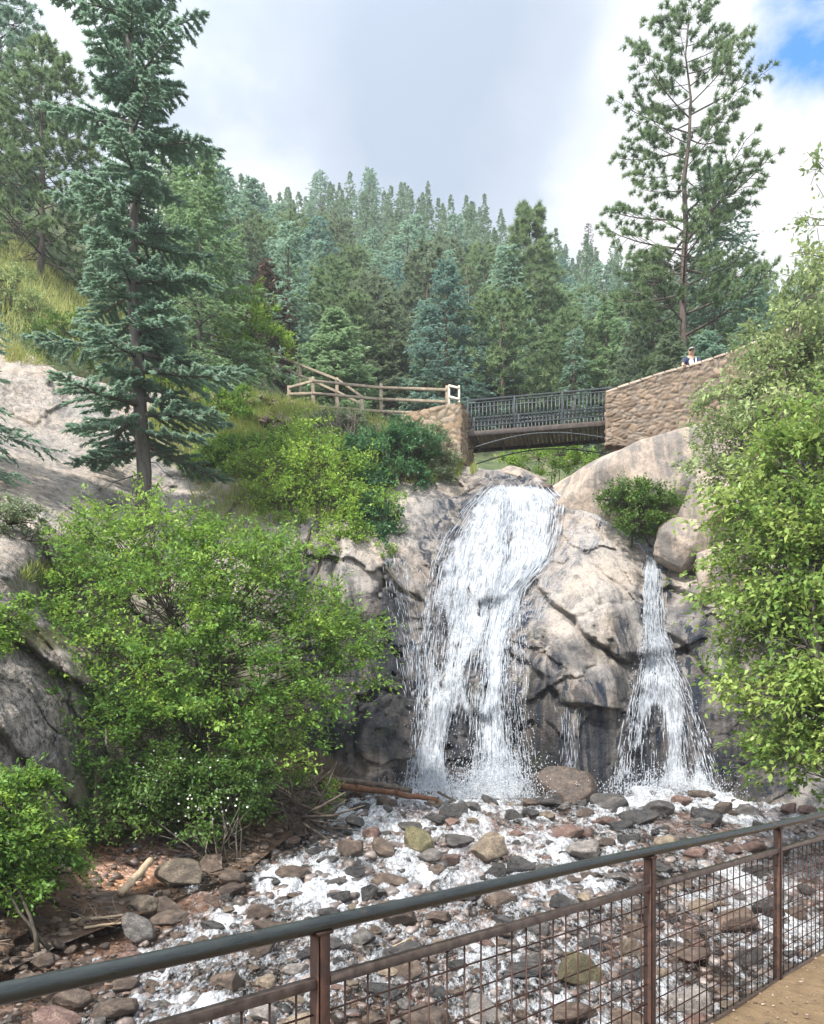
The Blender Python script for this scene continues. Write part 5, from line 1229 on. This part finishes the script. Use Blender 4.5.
# ================================================================== driftwood
W_LOG = bark_mat('reddish_log', (.07, .032, .02), (.19, .095, .055), 5.); W_PALE = bark_mat('bleached_wood', (.26, .19, .12), (.44, .34, .23), 5.); W_GREYW = bark_mat('grey_driftwood', (.05, .038, .03), (.15, .12, .095), 6.)
def logm(name, label, pts, r0, r1, mat, cat='log', stubs=0, seed=1, sides=10):
    r = np.random.default_rng(seed); P = np.array([W(*p) for p in pts]); b = P[0].copy()
    q = np.linspace(0, len(P) - 1, 14); C = np.stack([np.interp(q, np.arange(len(P)), P[:, k]) for k in range(3)], -1) - b; C[1:-1] += r.normal(0, r0 * .12, (12, 3))
    m = MB(); m.tube(C, np.linspace(r0, r1, 14) * (1 + r.normal(0, .06, 14)), sides)
    o = m.obj(name, mat, None, b, True); tag(o, label, cat)
    if stubs:
        m = MB()
        for _ in range(stubs):
            p = C[r.integers(1, 13)]; d = unit(np.array([r.normal(0, .6), r.normal(-.3, .4), abs(r.normal(.5, .4))])); l = .12 + .35 * r.random(); m.tube(np.array([p, p + d * l * .6, p + d * l + r.normal(0, .04, 3)]), [r1 * .35, r1 * .22, r1 * .08], 5)
        m.obj('branch_stub', mat, o)
    return o
logm('fallen_log', 'long reddish brown log lying across the stream below the falls', [(322, 784, 18.9), (372, 790, 19.0), (438, 800, 18.7)], .09, .06, W_LOG, stubs=9, seed=2)
logm('fallen_log', 'thinner dark log lying behind the long reddish one', [(300, 777, 19.2), (360, 782, 19.4), (412, 791, 19.2)], .09, .06, W_GREYW, stubs=5, seed=3)
logm('branch', 'forked black branch sticking out of the foam right of the log', [(438, 792, 18.6), (447, 797, 18.5), (456, 801, 18.3)], .035, .02, B_DARK, 'branch', 3, 4, 6)
logm('plank', 'short bleached trunk piece leaning on the left bank', [(120, 894, 12.1), (135, 878, 12.5), (151, 860, 12.9)], .06, .058, W_PALE, 'log', 0, 5, 8)
logm('branch', 'bleached forked branch at the left water edge', [(70, 920, 11.2), (100, 918, 11.3), (134, 914, 11.5)], .03, .015, W_PALE, 'branch', 5, 6, 6)
logm('branch', 'second bleached branch below the forked one', [(84, 928, 11.0), (108, 924, 11.1), (132, 922, 11.2)], .022, .012, W_PALE, 'branch', 3, 7, 6)
logm('branch', 'thin bare trunk leaning out of the log jam', [(262, 775, 16.4), (280, 800, 16.3), (292, 838, 16.0)], .03, .04, W_GREYW, 'branch', 2, 8, 6)
logm('branch', 'pale stick leaning into the log jam from the bank', [(250, 772, 16.0), (278, 786, 16.2), (300, 800, 16.4)], .028, .02, W_PALE, 'branch', 2, 9, 6)
logm('branch', 'forked grey branch in the riffle just above the handrail', [(377, 957, 10.4), (392, 948, 10.6), (412, 938, 10.8)], .028, .014, W_PALE, 'branch', 4, 10, 6)
logm('branch', 'black split branch hanging on the rock left of the falls', [(386, 567, 22.0), (398, 583, 21.8), (416, 600, 21.6)], .045, .02, B_DARK, 'branch', 2, 11, 6)
for (a, b, lab, sd) in (((150, 690), (238, 545), 'long bare dead twig in front of the lower fir trunk', 0),): pass
r = np.random.default_rng(14); m = MB(); jb = W(280, 848, 16.)
for k in range(230):
    a = W(258 + 62 * r.random(), 785 + 72 * r.random(), 15.8 + 1.2 * r.random()); d = unit(np.array([r.normal(.3, .8), r.normal(-.1, .4), r.normal(-.15, .5)])); l = .35 + .9 * r.random(); rr_ = .007 + .030 * r.random() ** 2.5
    c_ = a + d * l; m.tube(np.array([a, (a + c_) / 2 + r.normal(0, .05, 3), c_]) - jb, [rr_, rr_ * .9, rr_ * .4], 5)
jam = m.obj('driftwood', W_GREYW, None, jb, True); tag(jam, 'tangled heap of dark driftwood between the alder and the stream', 'driftwood'); jam['kind'] = 'stuff'
mound = boulder(284, 832, 66, 92, 16.7, S_BROWN, 'earthy brown mound under the tangled driftwood heap', 421, .9)

# litter of stones, sticks and needles on the left bank (nobody could count it)
rl_ = np.random.default_rng(66); m = MB(); px = np.concatenate([rl_.uniform(-120, 330, 900), rl_.uniform(200, 340, 300)]); py = np.concatenate([bot_py(px[:900]) - 6 - 70 * rl_.random(900) ** 1.5, bot_py(px[900:]) - 4 - 40 * rl_.random(300)])
C = on_rock(px, py)
for k in range(len(px)):
    if k % 3 == 0:
        a = rl_.random() * 6.28; d = np.array([math.cos(a), .4 * math.sin(a), .15 * rl_.normal()]); l = .12 + .4 * rl_.random() ** 2; q = C[k] + [0, -.02, .02]
        m.tube(np.array([q - d * l / 2, q + [0, 0, .02], q + d * l / 2]), [.006, .009, .004], 4, True, .25 + .75 * rl_.random())
    else:
        V, F = sh9[k % 8]; sz = .02 + .09 * rl_.random() ** 2.4; a = rl_.random() * 6.28; ca, sa = math.cos(a), math.sin(a)
        m.add((V * np.array([1, .7, .55]) * sz) @ np.array([[ca, sa, 0], [-sa, ca, 0], [0, 0, 1]]) + C[k] + [0, -.01, sz * .2], None, F, rl_.random() * .8)
t = NT('bank_litter'); n = t.noise(t.pos(), 18., 5, .7); c = t.ramp(t.attr('tint'), [(0, (.03, .022, .017)), (.4, (.10, .065, .042)), (.7, (.17, .12, .085)), (1, (.32, .25, .18))])
struct(m.obj('bank_litter', t.done(t.pbr(t.mix(t.ramp(n, [(.42, 0.), (.62, .6)]), c, (.03, .022, .018)), .85, t.bump(n, .5, .02))), None, None, True), 'stuff')
# ================================================================== railing
t = NT('chipped_green_black_paint'); o_ = t.obj(); n = t.noise(o_, 9., 7, .75); n2 = t.noise(t.scaled(o_, (3, 3, 30)), 3., 5, .7)
c = t.mix(t.ramp(n, [(.60, 0.), (.66, .8)]), t.ramp(n2, [(.35, (.008, .011, .011)), (.65, (.022, .027, .026))]), (.07, .045, .033))
M_RAIL = t.done(t.pbr(c, t.ramp(n2, [(.35, .22), (.65, .45)]), t.bump(n, .25, .004), spec=.6))
M_POST = plain_mat('rusty_brown_steel', (.032, .018, .014), (.085, .040, .026), 18., .65, .3, .2)
M_WIRE = plain_mat('rusty_wire', (.035, .018, .014), (.075, .035, .024), 22., .6, .4, .2)
t = NT('worn_steel_edge'); n = t.noise(t.obj(), 20., 5, .7); M_EDGE = t.done(t.pbr(t.ramp(n, [(.35, (.05, .032, .026)), (.65, (.15, .11, .09))]), .42, t.bump(n, .2, .01), .4))
rl = thing('railing', 'steel safety railing with dark handrail and rusty wire mesh along the path', 'railing', (rail_x(4.07), 4.07, 0))
rb_ = np.array([rail_x(4.07), 4.07, 0.]); rd = unit(np.array([.902, 1., 0])); rn_ = np.array([rd[1], -rd[0], 0])
def R_(Y, z): return np.array([rail_x(Y), Y, z]) - rb_
posts = [.75, 2.465, 4.07, 5.45, 6.85, 8.2]
m = MB(); ys = np.linspace(.35, 8.3, 30); m.tube(np.array([R_(y, 1.078 + .004 * math.sin(y * 2.1)) for y in ys]), .0245, 16); m.obj('handrail', M_RAIL, rl, smooth=True)
for y in posts:
    m = MB(); m.box(R_(y, .40), (.046, .046, 1.31), np.stack([rd, rn_, [0, 0, 1]], -1), 0, .004); po = m.obj('post', M_POST, rl)
    m = MB(); m.box(R_(y, 1.052), (.07, .05, .012), np.stack([rd, rn_, [0, 0, 1]], -1), 0, .003); m.obj('saddle', M_POST, po)
for y0, y1 in zip(posts[:-1], posts[1:]):
    e = .026 * .74
    m = MB()
    m.bar(R_(y0 + e, .905), R_(y1 - e, .905), .032, .032, 0, .003); pan = m.obj('middle_rail', M_EDGE, rl)
    m = MB(); m.bar(R_(y0 + e, .05), R_(y1 - e, .05), .032, .032, 0, .003); m.obj('bottom_rail', M_EDGE, rl)
    m = MB(); Lp = np.linalg.norm(R_(y1, 0) - R_(y0, 0)); nw = int(round(Lp / .098)); 
    for k in range(1, nw):
        y = y0 + (y1 - y0) * k / nw; o = rn_ * .004; m.tube(np.array([R_(y, .06), R_(y, .48), R_(y, .895)]) + o, .0036, 5)
    for k in range(1, 9):
        z = .05 + .855 * k / 9; o = -rn_ * .0035; m.tube(np.array([R_(y0 + e, z), R_((y0 + y1) / 2, z), R_(y1 - e, z)]) + o, .0036, 5)
    m.obj('wire_mesh', M_WIRE, pan)

# ================================================================== the walker behind the wall
def skin(name, pts, edges, rad, mat, parent, loc, sub=2, root=0):
    me = bpy.data.meshes.new(name); me.from_pydata([tuple(p) for p in pts], edges, []); o = link(name, me, parent, loc)
    md = o.modifiers.new('skin', 'SKIN'); sv = me.skin_vertices[0].data
    for k, q in enumerate(rad): sv[k].radius = q if hasattr(q, '__len__') else (q, q); sv[k].use_root = (k == root)
    md.use_smooth_shade = True; ss = o.modifiers.new('sub', 'SUBSURF'); ss.levels = sub; ss.render_levels = sub; me.materials.append(mat); return o
M_SKIN = plain_mat('skin', (.38, .22, .15), (.48, .29, .20), 8., .5); M_SHIRT = plain_mat('navy_shirt', (.012, .020, .055), (.02, .03, .08), 20., .8)
M_PRINT = plain_mat('white_print', (.55, .52, .52), (.68, .64, .64), 20., .8); M_CAP = plain_mat('grey_cap', (.16, .17, .15), (.30, .31, .28), 20., .8); M_STRAP = plain_mat('blue_white_strap', (.35, .45, .6), (.6, .68, .78), 20., .7)
M_JEAN = plain_mat('dark_trousers', (.02, .022, .03), (.04, .045, .06), 20., .8); M_HAIR = plain_mat('dark_hair', (.015, .011, .009), (.03, .022, .018), 20., .6)
fY = 25.55; top = W(690.5, 350.5, fY); zf = top[2] - 1.70
pe = thing('person', 'person in a navy top and pale cap leaning on the stone wall', 'person', (top[0], fY, zf))
P = [(0, 0, .92), (0, -.02, 1.10), (0, -.05, 1.28), (0, -.09, 1.42), (-.01, -.11, 1.49), (-.02, -.15, 1.56), (-.02, -.16, 1.62),
     (.17, -.08, 1.40), (.27, -.17, 1.19), (.22, -.34, 1.05), (.18, -.40, 1.03), (-.17, -.08, 1.40), (-.30, -.18, 1.19), (-.34, -.36, 1.05), (-.35, -.43, 1.03),
     (.10, 0, .86), (.11, -.03, .48), (.11, .02, .08), (.11, -.12, .03), (-.10, 0, .86), (-.11, -.03, .48), (-.11, .02, .08), (-.11, -.12, .03)]
E = [(0, 1), (1, 2), (2, 3), (3, 4), (4, 5), (5, 6), (3, 7), (7, 8), (8, 9), (9, 10), (3, 11), (11, 12), (12, 13), (13, 14), (0, 15), (15, 16), (16, 17), (17, 18), (0, 19), (19, 20), (20, 21), (21, 22)]
RD = [(.15, .11), (.14, .10), (.16, .11), (.15, .10), .055, (.085, .10), (.075, .09), .06, .045, .036, .03, .06, .045, .036, .03, .09, .06, .045, .035, .09, .06, .045, .035]
skin('body', P, E, RD, M_SKIN, pe, None)
def part(name, idx, grow, mat, cut=None):
    mp = {k: i for i, k in enumerate(idx)}; ed = [(mp[a], mp[b]) for a, b in E if a in mp and b in mp]
    return skin(name, [P[k] for k in idx], ed, [tuple(np.array(RD[k] if hasattr(RD[k], '__len__') else (RD[k],) * 2) + grow) for k in idx], mat, pe, None)
part('shirt', [0, 1, 2, 3, 7, 8, 11, 12], .016, M_SHIRT); part('trousers', [0, 15, 16, 17, 19, 20, 21], .014, M_JEAN)
m = MB(); V, F = ICO[3]; hd = np.array([-.02, -.155, 1.60])
m.add(V * np.array([.092, .112, .085]) * np.where(V[:, 2:] > -.1, 1, .6) + hd + [0, .008, .045], None, F[(V[F][:, :, 2].mean(1) > -.15)]); 
vis = np.array([[math.cos(a) * r_, -math.sin(a) * r_ * 1.25, 0] for r_ in (.07, .125) for a in np.linspace(.35, math.pi - .35, 9)]); vis[:, 2] = np.where(np.arange(18) < 9, .04, .025)
VV = np.concatenate([vis + hd + [0, -.03, .005], vis + hd + [0, -.03, -.003]]); kk = np.arange(8)
m.add(VV, np.concatenate([np.stack([kk, kk + 1, kk + 10, kk + 9], -1), np.stack([kk + 18, kk + 27, kk + 28, kk + 19], -1), np.stack([kk + 9, kk + 10, kk + 28, kk + 27], -1)])); m.obj('cap', M_CAP, pe, smooth=True)
m = MB(); m.add(V * np.array([.088, .085, .09]) + hd + [0, .035, -.01], None, F[V[F][:, :, 1].mean(1) > .1]); m.obj('hair', M_HAIR, pe, smooth=True)
def bit(name, sc_, off, mat): m = MB(); m.add(V * np.array(sc_) + hd + np.array(off), None, F); m.obj(name, mat, pe, smooth=True)
bit('nose', [.018, .028, .022], [0, -.105, -.005], M_SKIN); bit('mouth', [.026, .008, .007], [0, -.092, -.05], M_HAIR)
for sx in (-1, 1): bit('ear', [.015, .02, .03], [sx * .086, .01, .0], M_SKIN); bit('eye', [.013, .008, .009], [sx * .034, -.096, .018], M_HAIR)
m = MB(); m.add(V * np.array([.075, .02, .085]) + [-.03, -.165, 1.27], None, F); m.obj('shirt_print', M_PRINT, pe, smooth=True)
m = MB(); m.tube(np.array([[.10, -.16, 1.14], [.11, -.185, 1.28], [.115, -.15, 1.41], [.11, -.04, 1.47], [.10, .09, 1.40], [.09, .13, 1.2]]), .024, 6); m.obj('backpack_strap', M_STRAP, pe, smooth=True)
for sx, base_i in ((1, 10), (-1, 14)):
    h0 = np.array(P[base_i]); m = MB()
    for f_, (dx, l) in enumerate(((-.03, .07), (-.01, .085), (.01, .08), (.03, .065))): m.tube(np.array([h0 + [dx, -.02, 0], h0 + [dx * 1.2, -.05, .006], h0 + [dx * 1.3, -.02 - l, -.012]]), [.010, .009, .007], 6)
    m.tube(np.array([h0 + [-sx * .03, .01, 0], h0 + [-sx * .055, -.02, 0], h0 + [-sx * .06, -.045, -.005]]), [.011, .01, .008], 6)
    m.obj('fingers', M_SKIN, pe, smooth=True)

rgp = np.random.default_rng(8); m = MB(); V, F = ICO[1]
for k in range(1500):
    Y = 2.5 + 5.5 * rgp.random(); off = .02 + 2.2 * rgp.random() ** 1.5; q = np.array([rail_x(Y) + off, Y, .012 + .04 * math.exp(-off * 3)]); S = np.array([1, .8, .5]) * (.004 + .014 * rgp.random() ** 3)
    m.add(V * S + q, None, F, rgp.random())
t = NT('path_grit'); c = t.ramp(t.attr('tint'), [(0, (.06, .045, .035)), (.5, (.17, .12, .08)), (1, (.32, .25, .19))]); struct(m.obj('path_gravel', t.done(t.pbr(c, .9))), 'stuff')
# ================================================================== the air
hb = MB(); hb.box((0, 60, 40), (460, 280, 100)); me = hb.mesh('haze', [])
m_ = bpy.data.materials.new('haze'); m_.use_nodes = True; nt_ = m_.node_tree; nt_.nodes.clear()
o_ = nt_.nodes.new('ShaderNodeOutputMaterial'); v_ = nt_.nodes.new('ShaderNodeVolumePrincipled'); v_.inputs['Density'].default_value = .0008; v_.inputs['Color'].default_value = (.92, .97, 1, 1); v_.inputs['Anisotropy'].default_value = .3
nt_.links.new(v_.outputs[0], o_.inputs['Volume']); me.materials.append(m_)
struct(link('haze', me), 'stuff')
# ================================================================== camera, sky, sun
cam = bpy.data.cameras.new('camera'); co = link('camera', cam, None, (0, 0, EYE))
co.rotation_euler = (math.pi / 2, 0, 0)
cam.sensor_fit = 'VERTICAL'; cam.sensor_height = 24.; cam.sensor_width = 24. * 824 / 1024
cam.lens = 24. * F_PX / 1024; cam.shift_y = (HY - 512) / 1024.; cam.clip_start = .05; cam.clip_end = 3000
SC.camera = co
SUN = np.array([-.47, -.64, .88]); SUN /= np.linalg.norm(SUN)
sl = bpy.data.lights.new('sun', 'SUN'); sl.energy = 4.2; sl.angle = math.radians(2.5); sl.color = (1, .95, .87)
so = link('sun', sl, None, (0, 0, 60)); so.rotation_euler = Vector(-SUN).to_track_quat('-Z', 'Y').to_euler()
wd = bpy.data.worlds.new('World'); SC.world = wd; wd.use_nodes = True
nt = wd.node_tree; nt.nodes.clear()
t = NT.__new__(NT); t.t = nt
out = nt.nodes.new('ShaderNodeOutputWorld'); bg = nt.nodes.new('ShaderNodeBackground'); bg.inputs['Strength'].default_value = .1
sky = nt.nodes.new('ShaderNodeTexSky'); sky.sky_type = 'NISHITA'; sky.sun_disc = False
sky.sun_elevation = math.asin(SUN[2]); sky.sun_rotation = math.atan2(SUN[0], SUN[1])
gen = nt.nodes.new('ShaderNodeTexCoord').outputs['Generated']
big = t.noise(t.scaled(gen, (1.4, 1.4, 2.2)), 1.7, 5, .55, .5)
fine = t.noise(t.scaled(gen, (1., 1., 1.6)), 4.5, 7, .6, .3)
cf = t.math('ADD', t.math('MULTIPLY', big, .65), t.math('MULTIPLY', fine, .35))
for px_, py_, w_, a_ in ((610, 175, .975, .10), (800, 110, .965, .12), (190, 165, .975, .11), (330, 60, .97, -.10), (480, 110, .98, -.08), (690, 60, .99, -.05)):
    d_ = W(px_, py_, 1.) - np.array([0, 0, EYE]); d_ /= np.linalg.norm(d_)
    n_ = nt.nodes.new('ShaderNodeVectorMath'); n_.operation = 'DOT_PRODUCT'; nt.links.new(gen, n_.inputs[0]); n_.inputs[1].default_value = tuple(d_)
    cf = t.math('ADD', cf, t.math('MULTIPLY', t.ramp(t.math('ADD', n_.outputs['Value'], t.math('MULTIPLY', t.math('SUBTRACT', fine, .5), .06)), [(w_, 0.), (1., 1.)]), a_))
cloud = t.ramp(cf, [(.36, (2.6, 3.05, 3.8)), (.48, (3.25, 3.65, 4.3)), (.58, (4.7, 4.95, 5.2)), (.7, (5.4, 5.4, 5.4))])
# added fill for foliage: clouds boosted around the sun, behind the viewer's left shoulder
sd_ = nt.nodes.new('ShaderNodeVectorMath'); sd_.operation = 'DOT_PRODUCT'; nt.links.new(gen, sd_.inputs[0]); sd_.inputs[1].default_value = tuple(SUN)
fill_boost = t.math('ADD', 1., t.math('MULTIPLY', t.math('POWER', t.math('MAXIMUM', sd_.outputs['Value'], 0.), 1.6), 2.8))
vm_ = nt.nodes.new('ShaderNodeVectorMath'); vm_.operation = 'SCALE'; nt.links.new(cloud, vm_.inputs[0]); nt.links.new(fill_boost, vm_.inputs['Scale']); cloud = vm_.outputs[0]
# one gap of blue, high on the right
dirv = W(858, -8, 1.) - np.array([0, 0, EYE]); dirv /= np.linalg.norm(dirv)
dt = nt.nodes.new('ShaderNodeVectorMath'); dt.operation = 'DOT_PRODUCT'; nt.links.new(gen, dt.inputs[0]); dt.inputs[1].default_value = tuple(dirv)
gap = t.math('ADD', dt.outputs['Value'], t.math('MULTIPLY', t.math('SUBTRACT', fine, .5), .02))
gapm = t.ramp(gap, [(.9984, 0.), (.9995, 1.)])
skc = t.mix(1., sky.outputs[0], (.45, 1.25, 2.1, 1), 'MULTIPLY')
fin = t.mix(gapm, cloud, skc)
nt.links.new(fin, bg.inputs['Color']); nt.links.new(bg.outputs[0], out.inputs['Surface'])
vs = SC.view_settings; vs.view_transform = 'Standard'; vs.look = 'None'; vs.exposure = 1.1; vs.gamma = 1.; vs.use_curve_mapping = False
SC.cycles.max_bounces = 8; SC.cycles.transparent_max_bounces = 16; SC.cycles.diffuse_bounces = 3; SC.cycles.glossy_bounces = 3
